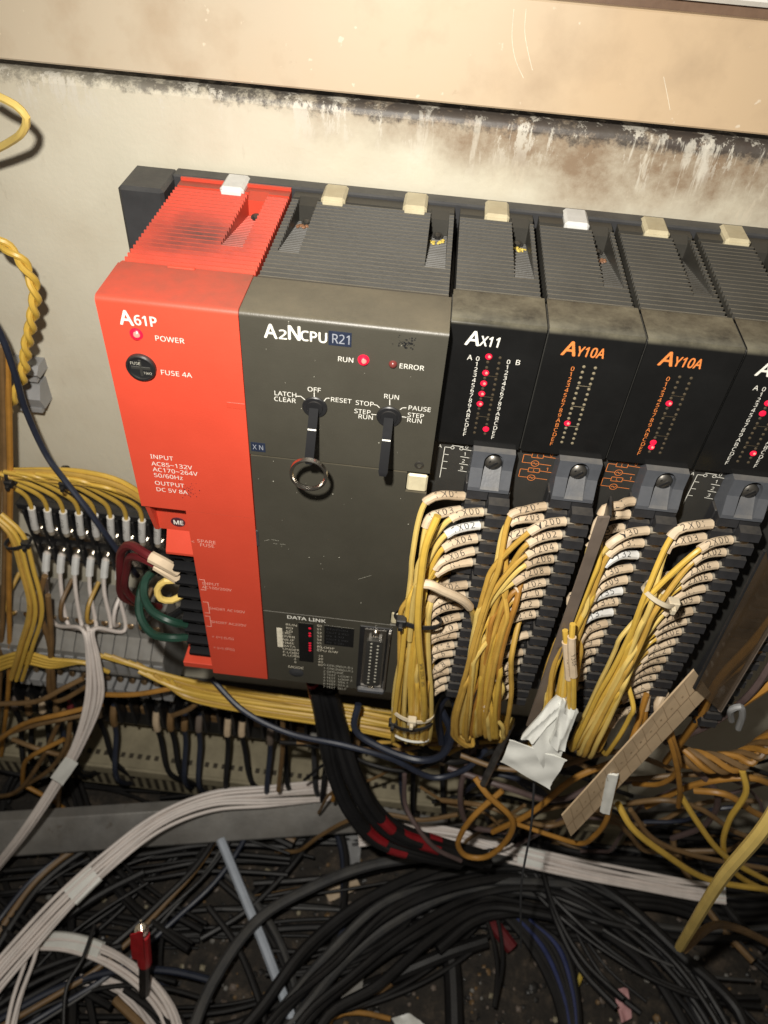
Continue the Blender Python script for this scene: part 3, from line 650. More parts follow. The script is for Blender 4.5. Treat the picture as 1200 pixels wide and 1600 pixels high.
def pl2(b, *pp):
    q = [at(x, y, y=PY) for x, y in pp]
    for u, v in zip(q, q[1:]): line(b, (u.x, u.z), (v.x, v.z))
pl2(b, (491, 613), (491, 620)); pl2(b, (463, 619), (470, 619), (477, 625)); pl2(b, (515, 622), (510, 622), (506, 627))
pl2(b, (609, 624), (609, 633)); pl2(b, (584, 632), (589, 633), (593, 637)); pl2(b, (635, 637), (629, 637), (625, 640)); pl2(b, (580, 647), (588, 648)); pl2(b, (628, 651), (635, 652))
part(b, 'position_marks', 'print_white', cp, 0)
a = at(397, 704, y=PY); b = MB(); b.box(55.9, 62.2, PY - .06, PY + .1, 181.6, 186.6); l = part(b, 'small_sticker', 'navy_label', cp)
b = MB(); letters(b, 'X N', 2.6, 56.6, PY - .12, 182.8, wid=4.6); part(b, 'lettering', 'print_grey', l, 0)
# scuffed sticker residue upper right
b = MB()
for i in range(46):
    q = at(620 + random.gauss(0, 1) * 9 + 14, 537 + random.gauss(0, 5), y=PY - .02); r = random.uniform(.15, .5)
    b.prism_y([(q.x + r * math.cos(k) * random.uniform(.6, 1.3), q.z + r * math.sin(k) * random.uniform(.6, 1.3)) for k in (0, 1, 2, 3, 4, 5)], q.y - .03, q.y + .1)
o = part(b, 'glue_residue', 'black_plastic', cp, 0); o['kind'] = 'stuff'
# data link corner
DY = -RF + .2 - .1
def pd(x, y, s, h, m='print_cream', wid=None, **k):
    q = at(x, y, y=DY); return printed(cp, s, h, q.x, DY, q.z, m, wid, **k)
pd(448, 966, 'DATA LINK', 2.7, 'print_white', wid=21, fat=.03)
b = MB(); b.box(74.5, 82.9, DY - .25, DY + .4, 23.6, 60.6, .2); l = part(b, 'link_window', 'window_plastic', cp)
led = MB(); led.lathe((80.9, DY - .25, 56.5), (0, -1, 0), [(0, .9), (.25, .7), (.3, .2)], 8); l0 = part(led, 'link_lamp', 'led_halo', l)
for k in (2, 3, 6, 7, 8, 9): inst(l0, 'link_lamp', l, (0, 0, -2.35 * k))
b = MB(); b.box(62.2, 65.3, DY - .06, DY + .3, 35.2, 53.2); part(b, 'white_sticker', 'print_cream', cp)
pd(446, 977, 'RUN\nRD\nSD', 1.8, line=.82, xs=1.25)
pd(440, 990, 'CRC\nOVER\nAB.IF\nTIME\nDATA\nUNDER\nF.LOOP\nR.LOOP', 1.85, line=.80, xs=1.15)
pd(459, 1021, '1\n2\n4\n8', 1.8, line=.85); pd(495, 979, 'S0\nS1\nS2\nS3\nS4\nS5\nS6\nS7', 1.8, line=.86); pd(495, 1012, 'F.LOOP\nCPU R/W', 1.9, line=.82, xs=1.1); pd(497, 1026, '10\n20\n40\n80', 1.8, line=.8)
pd(450, 1043, 'MODE', 2.3, wid=9.0)
pd(505, 1040, '0 ONLINE(A.R.)\n1 ONLINE(U.R.)\n2 OFFLINE\n3 TEST  LOOP 1\n4 TEST  LOOP 2\n5 TEST  STA 1\n6 TEST  STA 2\n7 TEST  SELF', 1.95, 'print_faded', line=.82, wid=17.5)
c = at(463, 1051, y=DY); b = MB(); b.lathe(c + Vector((0, .5, 0)), (0, -1, 0), [(0, 4.4), (.5, 4.4), (.7, 3.6), (1.4, 2.4), (1.5, 1)], 20); part(b, 'mode_dial', 'grey_cable', cp)
b = MB(); b.box(89.0, 105.5, DY - .1, DY + .2, 43, 60.5); l = part(b, 'test_sticker', 'window_plastic', cp)
b = MB()
for i, s in enumerate(('STATION', 'OUT [ RD', 'IN  [ SD', 'OUT [ RD', 'IN  [ SD')): letters(b, s, 1.5, 90, DY - .2, 57 - i * 3.1, xs=1.4)
part(b, 'lettering', 'grey_cable', l, 0)
# 25-way socket
b = MB(); b.box(108.6, 126.4, DY - .6, DY + .4, 3.2, 64.6, .3); cn = part(b, 'link_socket', 'black_plastic', cp)
b = MB(); b.box(111.2, 123.5, DY - 1.0, DY - .5, 6, 63, .3); b.box(124.2, 126.0, DY - 2.2, DY - .5, 6, 62, .3); part(b, 'metal_flange', 'nickel', cn)
b = MB(); b.prism_y([(112.6, 13), (114, 11.6), (121, 11.6), (122.4, 13), (122.0, 55), (121, 56), (114, 56), (113.0, 55)], DY - 3.6, DY - .9); part(b, 'socket_shell', 'lower_plastic', cn)
b = MB(); b.box(109.5, 125.6, DY - 3.4, DY - .6, 2.6, 6.4, .8); part(b, 'socket_foot', 'slate_plastic', cn)
p0 = None
for i in range(25):
    xx, zz = (115.7, 53.6 - 3.25 * i) if i < 13 else (119.4, 52.0 - 3.25 * (i - 13))
    if p0 is None: b = MB(); b.cyl((xx, DY - 3.5, zz), (xx, DY - 3.75, zz), .62, n=8); p0 = part(b, 'contact', 'print_faded', cn); px0 = (xx, zz)
    else: inst(p0, 'contact', cn, (xx - px0[0], 0, zz - px0[1]))
for zz in (59.6, 8.6): b = MB(); b.lathe((117.4, DY - 1.0, zz), (0, -1, 0), [(0, 2.2), (1.4, 2.2), (1.5, 1.4), (.9, 1.3)], 12); part(b, 'jack_screw', 'nickel', cn)
b = MB()
for i in range(36):
    if i < 8: x, y = ((483, 871), (530, 871), (564, 942), (638, 819), (493, 777), (520, 772), (592, 692), (427, 752))[i]; r = .26
    else: x, y = random.uniform(400, 650), random.uniform(500, 950); r = random.uniform(.06, .15)
    q = at(x, y, y=-RF - .2)
    if not 56 < q.x < 133: continue
    b.prism_y([(q.x + r * math.cos(k), q.z + r * math.sin(k)) for k in (0, 1.2, 2.5, 3.8, 5)], q.y - .06, q.y + .15)
for (x0, y0, x1, y1) in ((413, 845, 421, 843), (424, 843, 436, 845), (427, 849, 433, 850), (437, 850, 446, 851), (560, 905, 580, 899), (600, 650, 604, 690)):
    u, v = at(x0, y0, y=-RF - .2), at(x1, y1, y=-RF - .2); line(b, (u.x, u.z), (v.x, v.z), .14, u.y)
o = part(b, 'dust_flecks', 'print_faded', cp, 0); o['kind'] = 'stuff'
# key ring hangs on the left key
kc = kp + Vector((0, -1.0, -2.6)); b = MB(); kr = 7.3; u_ = Vector((1, 0, 0)); v_ = Vector((0, .12, .993))
kc = kp - v_ * 4.6 + Vector((0, -.6, 0))
for sgn in (-.45, .45):
    nn_ = u_.cross(v_) * sgn
    b.tube([kc + nn_ + u_ * (kr * math.cos(a * math.pi / 24)) + v_ * (kr * math.sin(a * math.pi / 24)) for a in range(48)], .8, 8, closed=True)
thing(b, 'key_ring', 'nickel', 'steel split ring hanging from the left key of the processor module', 'key ring', origin=kc)

# ------------------------------------------------------------------ input and output modules
IOY = 105.0
ROWS, PITCH, ZTOP = 19, 8.6, 164.5
hood_me = {}
def circuit(t, mx, kind):
    m = 'print_white' if kind == 'in' else 'print_orange'; yy = -100.2; b = MB()
    L = lambda *pp: [line(b, (mx + u[0], u[1]), (mx + v[0], v[1]), .28, yy) for u, v in zip(pp, pp[1:])]
    def circ(cx, cz, r):
        L(*[(cx + r * math.cos(a * math.pi / 6), cz + r * math.sin(a * math.pi / 6)) for a in range(13)])
    if kind == 'in':
        L((8.2, 183.5), (5.6, 183.5), (5.4, 165)); circ(9, 183.5, .75); circ(13, 183.5, .75); L((8.6, 184.9), (13.8, 184.7)); L((13.8, 183.3), (17.5, 183.0))
        for k in (1, 2, 3): L((5.5, 183.5 - 4.2 * k), (7.8, 183.4 - 4.2 * k)); L((13.2, 183.1 - 4.2 * k), (17.2, 182.8 - 4.2 * k))
        letters(b, 'A', 1.8, mx + 2.6, yy, 182.8)
        for k in range(4): letters(b, str(k), 1.9, mx + 14.5 - .2 * k, yy, 183.9 - 4.2 * k)
    else:
        for k in (0, 1):
            z = 184.2 - 8.6 * k
            L((7, z), (3.4, z), (3.4, z - 4.6), (7.4, z - 4.6)); L((7, z - 1.2), (12, z - 1.2), (12, z + 1.2), (7, z + 1.2), (7, z - 1.2)); L((12, z), (17.5, z - .3)); circ(9.2, z - 4.6, 1.7); L((10.9, z - 4.6), (16.5, z - 4.8))
            L((8.2, z - 4.9), (8.7, z - 4.1), (9.6, z - 5.1), (10.2, z - 4.3))
            letters(b, 'L', 1.6, mx + 9, yy, z - .8); letters(b, str(k), 1.9, mx + 14.6, yy, z + .5)
    part(b, 'circuit_diagram', m, t, 0)

def io_module(mx, kind, label, name, code, lit, dullcols):
    t = root(name, (mx + 18.7, -50, 0), label, 'module')
    x0, x1 = mx + .15, mx + 37.35; w_ = 37.2
    b = MB(); b.box(x0 + .2, x1 - .2, -100, -82, .3, 246); b.box(x0 + .2, x1 - .2, -81.9, -.3, .3, 232); b.box(x0 + .5, x1 - .5, -99, -90, 2, 170); part(b, 'housing', 'lower_plastic', t)
    top_shell(t, mx, mx + 37.5, -80, 'rib_plastic', [(mx + 25.8, mx + 34.2)], gap=1.5)
    b = MB(); b.prism_x(front_poly(IOY, -81.5, 190.2, 250.2, 2.4), x0 + .3, x1 - .3); dw = part(b, 'display_window', 'window_plastic', t, smooth=40)
    b = MB(); b.box(x0, x0 + 1.0, -IOY + 1.2, -84, 190, 249.4, .2); part(b, 'side_rib', 'lower_plastic', t)
    b = MB(); b.box(x1 - 1.0, x1, -IOY + 1.2, -84, 190, 249.4, .2); part(b, 'side_rib', 'lower_plastic', t)
    latch(t, mx + 13, mx + 24.6, 'white_plastic' if abs(mx - 172) < 1 else 'cream_plastic')
    dy = -IOY - .1; pm = 'print_white' if kind == 'in' else 'print_orange'
    b = MB(); letters(b, 'A', 6.2, mx + 6.8, dy, 240.0, wid=5.4, fat=.036, shear=.12); letters(b, code, 4.3, mx + 12.4, dy, 240.2, wid=7.6 if kind == 'in' else 10.4, fat=.036, shear=.12); part(b, 'lettering', pm, dw, 0)
    digits = '0123456789ABCDEF'
    b = MB()
    for k, ch in enumerate(digits):
        z = 233.2 - k * 2.56; letters(b, ch, 1.95, mx + 12.0, dy, z)
        if kind == 'in': letters(b, ch, 1.95, mx + 24.2, dy, z)
    if kind == 'in': letters(b, 'A', 2.3, mx + 8.6, dy, 233.2); letters(b, 'B', 2.3, mx + 27.6, dy, 233.2)
    part(b, 'lettering', pm, dw, 0)
    proto = {}
    for ci, cx in enumerate((16.9, 21.4)):
        for k in range(16):
            z = 235.6 - k * 2.56 + (1.2 if False else 0)
            m = 'led_lit' if (ci, k) in lit else ('led_dull' if dullcols else 'led_dim')
            r = 1.4 if m == 'led_lit' else .66
            if m not in proto:
                b = MB(); b.lathe((mx + cx, dy + .05, z), (0, -1, 0), [(0, r), (r * .3, r * .85), (r * .5, r * .4), (r * .52, .05)], 12); proto[m] = (part(b, 'indicator', m, dw), cx, z)
            else: o_, a_, z_ = proto[m]; inst(o_, 'indicator', dw, (cx - a_, 0, z - z_))
    if 'led_lit' in proto:
        o_, a_, z_ = proto['led_lit']; b = MB(); b.lathe((mx + a_ + .25, dy - .62, z_ + .3), (0, -1, 0), [(0, .62), (.12, .5), (.16, .05)], 10); c0_ = part(b, 'indicator_core', 'led_core', dw)
        for (ci, k) in lit:
            cx, z = (16.9, 21.4)[ci], 235.6 - k * 2.56
            if abs(cx - a_) + abs(z - z_) > .1 and random.random() < .6: inst(c0_, 'indicator_core', dw, (cx - a_, 0, z - z_))
    if dullcols or True:
        b = MB()
        for k in (3, 7, 11): b.box(mx + 16.5, mx + 21.8, dy - .03, dy, 235.6 - k * 2.56 - 1.4, 235.6 - k * 2.56 - 1.15)
        part(b, 'divider_marks', 'led_dull' if dullcols else 'led_dim', dw, 0)
    circuit(t, mx, kind)
    # screwed clamp at the head of the terminal strip
    bx0, bx1 = mx + 17.6, mx + 36.0
    b = MB(); b.prism_x([(-99.5, 190), (-108.6, 190), (-109.0, 181), (-112.5, 172.5), (-112.5, 170.4), (-99.5, 170.4)], bx0, bx0 + 5.4)
    b.prism_x([(-99.5, 190), (-108.6, 190), (-109.0, 181), (-112.5, 172.5), (-112.5, 170.4), (-99.5, 170.4)], bx1 - 4.6, bx1)
    b.prism_x([(-99.5, 190), (-104.4, 190), (-104.6, 180.5), (-111.2, 172.5), (-112.5, 171.6), (-112.5, 170.4), (-99.5, 170.4)], bx0 + 5.4, bx1 - 4.6)
    cx, cz, rr = (bx0 + 5.4 + bx1 - 4.6) / 2, 184.4, (bx1 - bx0 - 10) / 2
    arch = [(bx0 + 5.4, 190)] + [(cx - rr * math.cos(a * math.pi / 8), 184.6 + 5.0 * math.sin(a * math.pi / 8)) for a in range(9)] + [(bx1 - 4.6, 190)]
    b.prism_y(arch[::-1], -108.6, -104)
    cl = part(b, 'strip_clamp', 'slate_plastic', t, smooth=0)
    phillips(cl, (cx, -105.4, 182.6), 3.9)
    # terminal strip with staggered hoods
    zb = ZTOP - ROWS * PITCH
    b = MB(); b.box(mx + 17, mx + 27.4, -107, -100.5, zb - 1, 169.8, .4); b.box(mx + 27.5, mx + 37.2, -111, -100.5, zb - 1, 169.8, .4); ts = part(b, 'terminal_strip', 'hood_plastic', t)
    for col, (hx, hy, n, dz) in enumerate(((mx + 28.0, -111, ROWS, 0), (mx + 17.8, -106.8, ROWS, PITCH * .45))):
        key = 'h'
        z0 = ZTOP + dz
        b = MB(); b.prism_x([(hy + .2, z0 - 4.2), (hy - 4.2, z0 - 4.4), (hy - 5.4, z0 - 3.2), (hy - 4.6, z0 + 1.2), (hy + .2, z0 + 1.8)], hx, hx + 9.4)
        h0 = part(b, 'terminal_hood', 'hood_plastic', t)
        b = MB(); b.lathe((hx + 4.6, hy - .5, z0 - 5.4), (0, -1, .25), [(0, 3.0), (1.6, 3.0), (2.3, 2.0), (2.35, .6)], 12); s0 = part(b, 'terminal_screw', 'brass', t)
        for k in range(1, n): inst(h0, 'terminal_hood', t, (0, 0, -PITCH * k)); inst(s0, 'terminal_screw', t, (0, 0, -PITCH * k))
    return t
MX = [134.5, 172.0, 209.5, 247.0, 284.5]
io_module(MX[0], 'in', 'black input module with white lettering, next to the processor module', 'input_module', 'X11', {(0, 0), (0, 3), (0, 5), (0, 7), (0, 9), (1, 14)}, False)
io_module(MX[1], 'out', 'black output module with orange lettering and two columns of pale dots', 'output_module', 'Y10A', {(0, 11)}, True)
io_module(MX[2], 'out', 'black output module with orange lettering and three red lights', 'output_module', 'Y10A', {(0, 5), (0, 13), (0, 14)}, False)
io_module(MX[3], 'in', 'black input module with white digits cut off by the right edge', 'input_module', 'X11', {(0, 3), (0, 5), (1, 13)}, False)
io_module(MX[4], 'in', 'black module whose lower terminals show at the right edge under smoked cover', 'input_module', 'X11', set(), False)
# flecks of yellow and rust lodged in the screw pockets
for mx_, m_, yy in ((MX[0], 'yellow_crumb', -21), (126.6 - 30, 'yellow_crumb', -24), (MX[1], 'rust_crumb', -26), (64 - 30, 'rust_crumb', -20)):
    b = MB()
    for i in range(16):
        c = Vector((mx_ + 30 + random.uniform(-3.4, 3.4), yy + random.gauss(0, 1.6), 0)); c.z = 248.6 - 9.5 * (c.y + 61) / 52; r = random.uniform(.35, 1.3)
        b.lathe(c, (random.uniform(-.4, .4), -.2, 1), [(-.3, r * .8), (0, r), (r * .4, r * .6), (r * .5, .1)], 6)
    o = thing(b, 'paint_flakes', m_, {'yellow_crumb': 'yellow paint flakes in a screw pocket', 'rust_crumb': 'rusty flakes in a screw pocket'}[m_] + (' of the processor module' if mx_ < 134 else ' of a narrow module'), 'flakes'); o['kind'] = 'stuff'
#__PART2__
# ------------------------------------------------------------------ wires on the narrow modules
VIEW_UP = Vector((0, -.55, .83))             # printed side of a sleeve looks up and outward
def wrap_text(parent, pts, r, body, k, u0, m='print_black'):
    L = arclen(pts); vs, fs = tgeo(body); out = []
    for u, v in vs:
        s_ = min(u0 + u * k, L[-1] - .1)
        i = next(j for j in range(len(pts) - 1) if L[j + 1] >= s_)
        d = (pts[i + 1] - pts[i]).normalized(); p = pts[i].lerp(pts[i + 1], (s_ - L[i]) / max(1e-6, L[i + 1] - L[i]))
        n = (VIEW_UP - d * VIEW_UP.dot(d)).normalized(); up = n.cross(d); a = (v - .45) * k / r
        out.append(p + n * (math.cos(a) * (r + .1)) + up * (math.sin(a) * (r + .1)))
    return part(MB().add(out, fs), 'lettering', m, parent, 0)
def sleeve(parent, pts, r, m, body, h=2.9):
    b = MB(); b.tube(pts, lambda t: r * (1.05 if t < .06 or t > .94 else 1.0), 10); sl = part(b, 'marker_sleeve', m, parent)
    if not body: return sl
    L = arclen(pts); tot = L[-1]; vs, fs = tgeo(body, space=1.25)
    wmax = max(v[0] for v in vs); k = min(h, (tot - 2.5) / wmax); u0 = (tot - wmax * k) / 2
    flip = pts[-1].x < pts[0].x             # path runs leftwards: letters read left to right
    out = []
    for u, v in vs:
        s_ = u0 + u * k; s_ = tot - s_ if flip else s_
        for i in range(len(pts) - 1):
            if L[i + 1] >= s_ or i == len(pts) - 2:
                p = pts[i].lerp(pts[i + 1], (s_ - L[i]) / max(1e-6, L[i + 1] - L[i])); d = (pts[i + 1] - pts[i]).normalized(); break
        if flip: d = -d
        n = (VIEW_UP - d * VIEW_UP.dot(d)).normalized(); up = n.cross(d)
        a = (v - .45) * k / r
        out.append(p + n * (math.cos(a) * (r + .12)) + up * (math.sin(a) * (r + .12)))
    part(MB().add(out, fs), 'lettering', 'print_black', sl, 0)
    return sl
def marked_wire(pts, label, group, body, smat='sleeve_cream', wmat='yellow_wire', rw=1.34, rs=2.2, s0=4.5, s1=22, name='wire', n=8):
    t = root(name, pts[0], label, 'wire', group)
    b = MB(); b.tube(cut(pts, 0, s0 + 1), 1.7, 8); part(b, 'terminal_lug', 'lug_cover', t)
    b = MB(); b.tube(cut(pts, s1 - 2, 1e9), rw, n); part(b, 'insulation', wmat, t)
    sleeve(t, cut(pts, s0, s1), rs, smat, body)
    return t
def plain_wire(pts, r, m, label, cat='wire', group=None, name='wire', n=8, step=4):
    b = MB(); b.tube(cr(pts, step), r, n)
    return thing(b, name, m, label, cat, group, origin=pts[0])

class Bundle:
    def __init__(s, ctrl, hw, layers):
        s.p = cr(ctrl, 3.0); s.hw = hw; s.layers = layers
    def follow(s, z, u, v, tw, end=1.0):
        """points of the bundle below height z, shifted sideways by u and outward by v"""
        out = []; m = len(s.p)
        k0 = next((i for i in range(m) if s.p[i].z < z), m - 4); k0 = min(k0, m - 6)
        for i in range(k0, int(m * end)):
            T = (s.p[min(i + 1, m - 1)] - s.p[max(i - 1, 0)]).normalized()
            side = T.cross(Vector((0, -1, 0))).normalized() * -1
            if side.x < 0: side = -side
            fr = side.cross(T).normalized()
            if fr.y > 0: fr = -fr
            q = i / m
            sw = .55 + .45 * min(1, q * 1.8) + .22 * max(0, min(1, (q - .5) * 3))
            out.append(s.p[i] + side * (u * sw + 1.3 * math.sin(q * (5 + tw) + tw)) + fr * (v + .5 * math.sin(q * 5 + tw * 2)))
        return out[::3] + [out[-1]]
bundles = [
    Bundle(AY((690, 800, -120), (668, 850, -122), (660, 905, -124), (650, 965, -125), (645, 1040, -125), (642, 1105, -123), (641, 1140, -119)) + [at(642, 1152, y=-112), at(646, 1120, y=-100)], 10.5, 3),
    Bundle(AY((838, 805, -120), (815, 860, -122), (788, 930, -125), (768, 1010, -128), (757, 1080, -127), (750, 1125, -122)) + [at(752, 1148, y=-114), at(765, 1110, y=-102)], 14.0, 2),
    Bundle(AY((978, 800, -120), (960, 845, -122), (935, 900, -124), (906, 965, -126), (885, 1030, -129), (876, 1080, -131), (870, 1120, -134), (858, 1150, -136)) + [at(846, 1170, y=-132)], 7.6, 3),
    Bundle(AY((1102, 820, -121), (1068, 862, -124), (1040, 905, -127), (1014, 965, -130), (984, 1045, -132), (953, 1110, -131), (930, 1150, -129)) + [at(918, 1168, y=-122), at(915, 1150, y=-112)], 9.0, 4)]
names = [['1X00', '1X02', '1X04', '1X06', 'N1', '1X08', '1X0A', '1X0C', '1X0E', '1X0F', '1X10', '1X12', '1X14', '1X16', '1X18', '1X1A', '1X1C', '1X1E'],
         ['Y200', 'Y202', 'Y204', 'Y206', 'Y208', 'Y20A', 'Y210', 'Y212', 'Y214', 'Y217', 'Y219', 'Y21B', 'Y21D', 'Y223', 'Y225', 'Y226', 'Y229', 'Y22B'],
         ['Y30', 'Y31', 'Y32', 'Y307', 'Y309', 'Y35', 'Y313', 'Y37', 'Y315', 'Y317', 'Y319', 'Y323', 'Y325', 'Y327', 'Y329', 'Y32B', 'Y33', 'Y34'],
         ['2X00', '2X02', '2X04', '2X06', 'N1', '2X09', '2X0B', '2X0C', '2X0E', '2X10', '2X12', '2X14', '2X16', '2X18', '2X1A', '2X1C', '2X1E', '2X1F']]
left = [{0: '1X01', 1: '1X03', 3: '1X05', 5: '1X09', 7: 'PE', 9: '1X0B', 12: '1X11', 15: '1X13'},
        {0: 'Y201', 1: 'Y203', 2: 'Y205', 4: 'Y207', 6: 'Y209', 9: 'Y215', 12: 'Y221'},
        {-1: 'L1', 0: 'L2', 1: 'Y301', 2: 'Y303', 6: 'Y311'},
        {0: '2X01', 1: '2X03', 4: '2X07', 7: '2X0A', 11: '2X11'}]
white_set = {('1X02'), ('Y32'), ('Y35'), ('Y37')}
skip = {(0, 5), (1, 9), (1, 11), (2, 16), (2, 17), (3, 16)}
where = ['first input module', 'first output module', 'second output module', 'right-hand input module']
for i in range(4):
    mx = MX[i]; B = bundles[i]
    for col in (1, 0):
        items = list(enumerate(names[i])) if col == 0 else sorted(left[i].items())
        cnt = len(items)
        for j, (k, nm) in enumerate(items):
            if col == 0 and (i, k) in skip: continue
            z = ZTOP - 5.4 - PITCH * k + (PITCH * .45 if col else 0)
            f = j / max(1, cnt - 1)
            hx = mx + (28.0 if col == 0 else 17.8); hy = -114.0 if col == 0 else -109.5
            u = (.5 * (-1 + 2 * f) + random.uniform(-.55, .55)) * B.hw; v = (random.choice(range(B.layers)) - (B.layers - 1) / 2) * 2.6 + random.uniform(-.5, .5)
            tw = random.uniform(0, 6)
            rise = random.uniform(-1.6, 2.8) + (1.5 if k < 3 else 0)
            tail = B.follow(z - random.uniform(20, 30), u, v, tw, end=1.0 if i != 3 else random.uniform(.93, 1.0))
            p0 = Vector((hx + 3, hy + 1.2, z)); p1 = Vector((hx - 5, hy - 1.8, z + .4 + rise * .4)); 
            tx = tail[0].x
            p2 = Vector((hx - 11, hy - 4.5, z + rise)); p3 = Vector((hx - 17.5, hy - 6.5 - (2 if col == 0 else 0), z - 1.0 + rise * .6))
            p3.x = max(p3.x, min(tx + 1.5, hx - 14.5)); p2.x = max(p2.x, min(tx + 5, hx - 8))
            pts = cr([p0, p1, p2, p3] + tail, 2.6)
            sm = 'sleeve_white' if nm in white_set else random.choice(['sleeve_cream', 'sleeve_cream', 'sleeve_tan'])
            wm = random.choice(['yellow_wire', 'yellow_wire', 'yellow_wire_old', 'yellow_wire_old', 'pale_yellow_wire'] + (['amber_wire'] if i == 1 else []))
            colw = 'white' if sm == 'sleeve_white' else 'cream'
            marked_wire(pts, f'yellow wire with {colw} sleeve printed {nm} on the {where[i]}', 'marked wires of the ' + where[i], nm, sm, wm, s0=5.5 if col == 0 else 4.5, s1=random.uniform(20, 28), rs=random.uniform(2.0, 2.35))
# one wire crossing the first bundle with its sleeve slanting to the right
p = cr(AY((640, 1000, -129), (648, 930, -131), (655, 914, -133), (670, 913, -134), (690, 922, -133), (722, 937, -130), (736, 952, -126), (741, 972, -118), (744, 985, -110)), 2.5)
t = root('wire', p[0], 'yellow wire doubling back across the first bundle with a blank cream sleeve', 'wire')
b = MB(); b.tube(p, 1.5, 8); part(b, 'insulation', 'pale_yellow_wire', t)
L = arclen(p)[-1]; b = MB(); b.tube(cut(p, L * .40, L * .66), 2.3, 10); part(b, 'marker_sleeve', 'sleeve_cream', t)
# one fresh yellow wire running the length of the first bundle in front
p = cr(AY((684, 806, -128), (666, 850, -132), (657, 910, -135), (653, 960, -137), (654, 1000, -137), (660, 1060, -135), (663, 1110, -131), (660, 1140, -123)), 3)
t = root('wire', p[0], 'bright thicker yellow wire with black printing in front of the first wire bundle', 'wire')
b = MB(); b.tube(p, 1.8, 10); part(b, 'insulation', 'yellow_wire', t)
wrap_text(t, p[::-1], 1.8, '1541    R73003   RoHS', 1.7, 70)

for i, cnt in enumerate((7, 6, 8, 8)):      # further strands, from terminals hidden behind the sleeves
    for k in range(cnt):
        B = bundles[i]; mx = MX[i]; z = ZTOP - 30 - k * 13 - random.uniform(0, 6)
        tail = B.follow(z - 18, random.uniform(-1, 1) * B.hw, random.uniform(-1, 1) * 1.3 * B.layers, random.uniform(0, 6), end=random.uniform(.94, 1.0))
        pts = cr([Vector((max(mx + 20, tail[0].x + 9), -106, z)), Vector((max(mx + 13, tail[0].x + 4), -110, z + .5))] + tail, 3)
        b = MB(); b.tube(pts, random.choice((1.2, 1.34, 1.45)), 8); thing(b, 'wire', random.choice(['yellow_wire', 'yellow_wire_old', 'amber_wire' if i == 1 else 'pale_yellow_wire']), 'yellow wire inside the bundle of the %s, its sleeve hidden' % where[i], 'wire', 'hidden strands of the %s' % where[i], origin=pts[0])
def ring_tie(c, ax, ru, rv, m, label, head=None, tail=None, wd=2.2, up=Vector((0, -1, 0))):
    c = Vector(c); ax = Vector(ax).normalized(); sd = ax.cross(up).normalized(); fr = sd.cross(ax).normalized()
    t = root('cable_tie', c, label, 'cable tie'); b = MB(); n = 28; vs = []; fs = []
    for i in range(n):
        a = 2 * math.pi * i / n; o_ = sd * (ru * math.cos(a)) + fr * (rv * math.sin(a)); e = o_.normalized() * .9
        for q, h in ((o_, -wd / 2), (o_, wd / 2), (o_ + e, wd / 2), (o_ + e, -wd / 2)): vs.append(c + q + ax * h)
    for i in range(n):
        j = (i + 1) % n
        for k in range(4): l = (k + 1) % 4; fs.append((i * 4 + k, i * 4 + l, j * 4 + l, j * 4 + k))
    b.add(vs, fs); part(b, 'strap', m, t)
    if head is not None:
        a = head; q = c + sd * (ru * math.cos(a)) - up * 0 + fr * (rv * math.sin(a)); b = MB(); b.box(q.x - 2.6, q.x + 2.6, q.y - 2.4, q.y + 2.0, q.z - 2.4, q.z + 2.6, .5); h = part(b, 'lock_head', m, t)
        b = MB(); b.box(q.x - 1.2, q.x + 1.0, q.y - 4.6, q.y - 2.0, q.z - 3.0, q.z + .2, .3); part(b, 'tail', m, h)
    return t
ring_tie(at(653, 966, y=-126), (0.1, .25, 1), 11.5, 6.5, 'black_plastic', 'black cable tie gripping the middle of the first yellow bundle', head=2.4)
ring_tie(at(645, 1112, y=-123), (0.15, .2, 1), 12, 7, 'clear_tie', 'clear cable tie round the lower end of the first yellow bundle', head=1.6)
ring_tie(at(644, 1126, y=-122), (-.2, .2, 1), 12, 7, 'black_plastic', 'black cable tie low on the first yellow bundle', head=2.9)
ring_tie(at(642, 1148, y=-117), (.1, .5, 1), 11.5, 6.5, 'white_tape', 'white string round the bottom end of the first yellow bundle', wd=1.2)
ring_tie(at(1029, 930, y=-128), (.42, .3, 1), 8.0, 6.6, 'clear_tie', 'clear cable tie round the upper part of the right-hand yellow bundle', head=.3)
# ---- opened terminal covers, label card
def plank(name, label, cat, a, c, e, f, th, m): b = MB(); b.slab([a, c, e, f], th); return thing(b, name, m, label, cat, origin=a, smooth=0)
a0 = at(940, 803, y=-112); a1 = at(946, 818, y=-112)
t = root('terminal_cover', at(830, 1140, y=-118), 'grey-brown terminal cover standing edge-on beside the first output module', 'cover')
p0 = at(934, 806, y=-130); p1 = at(822, 1132, y=-133)
b = MB(); b.slab([p0, p1, p1 + Vector((5.4, 1, 0)), p0 + Vector((5.0, 1, 0))], 1.2); part(b, 'edge_strip', 'cover_edge', t, 0)
b = MB(); q0 = p0 + Vector((5.0, 1.2, 0)); q1 = p1 + Vector((5.4, 1.2, 0)); b.slab([q0, q1, q1 + Vector((1.5, 16, 0)), q0 + Vector((1.5, 12, 0))], 1.0); part(b, 'side_panel', 'black_plastic', t, 0)
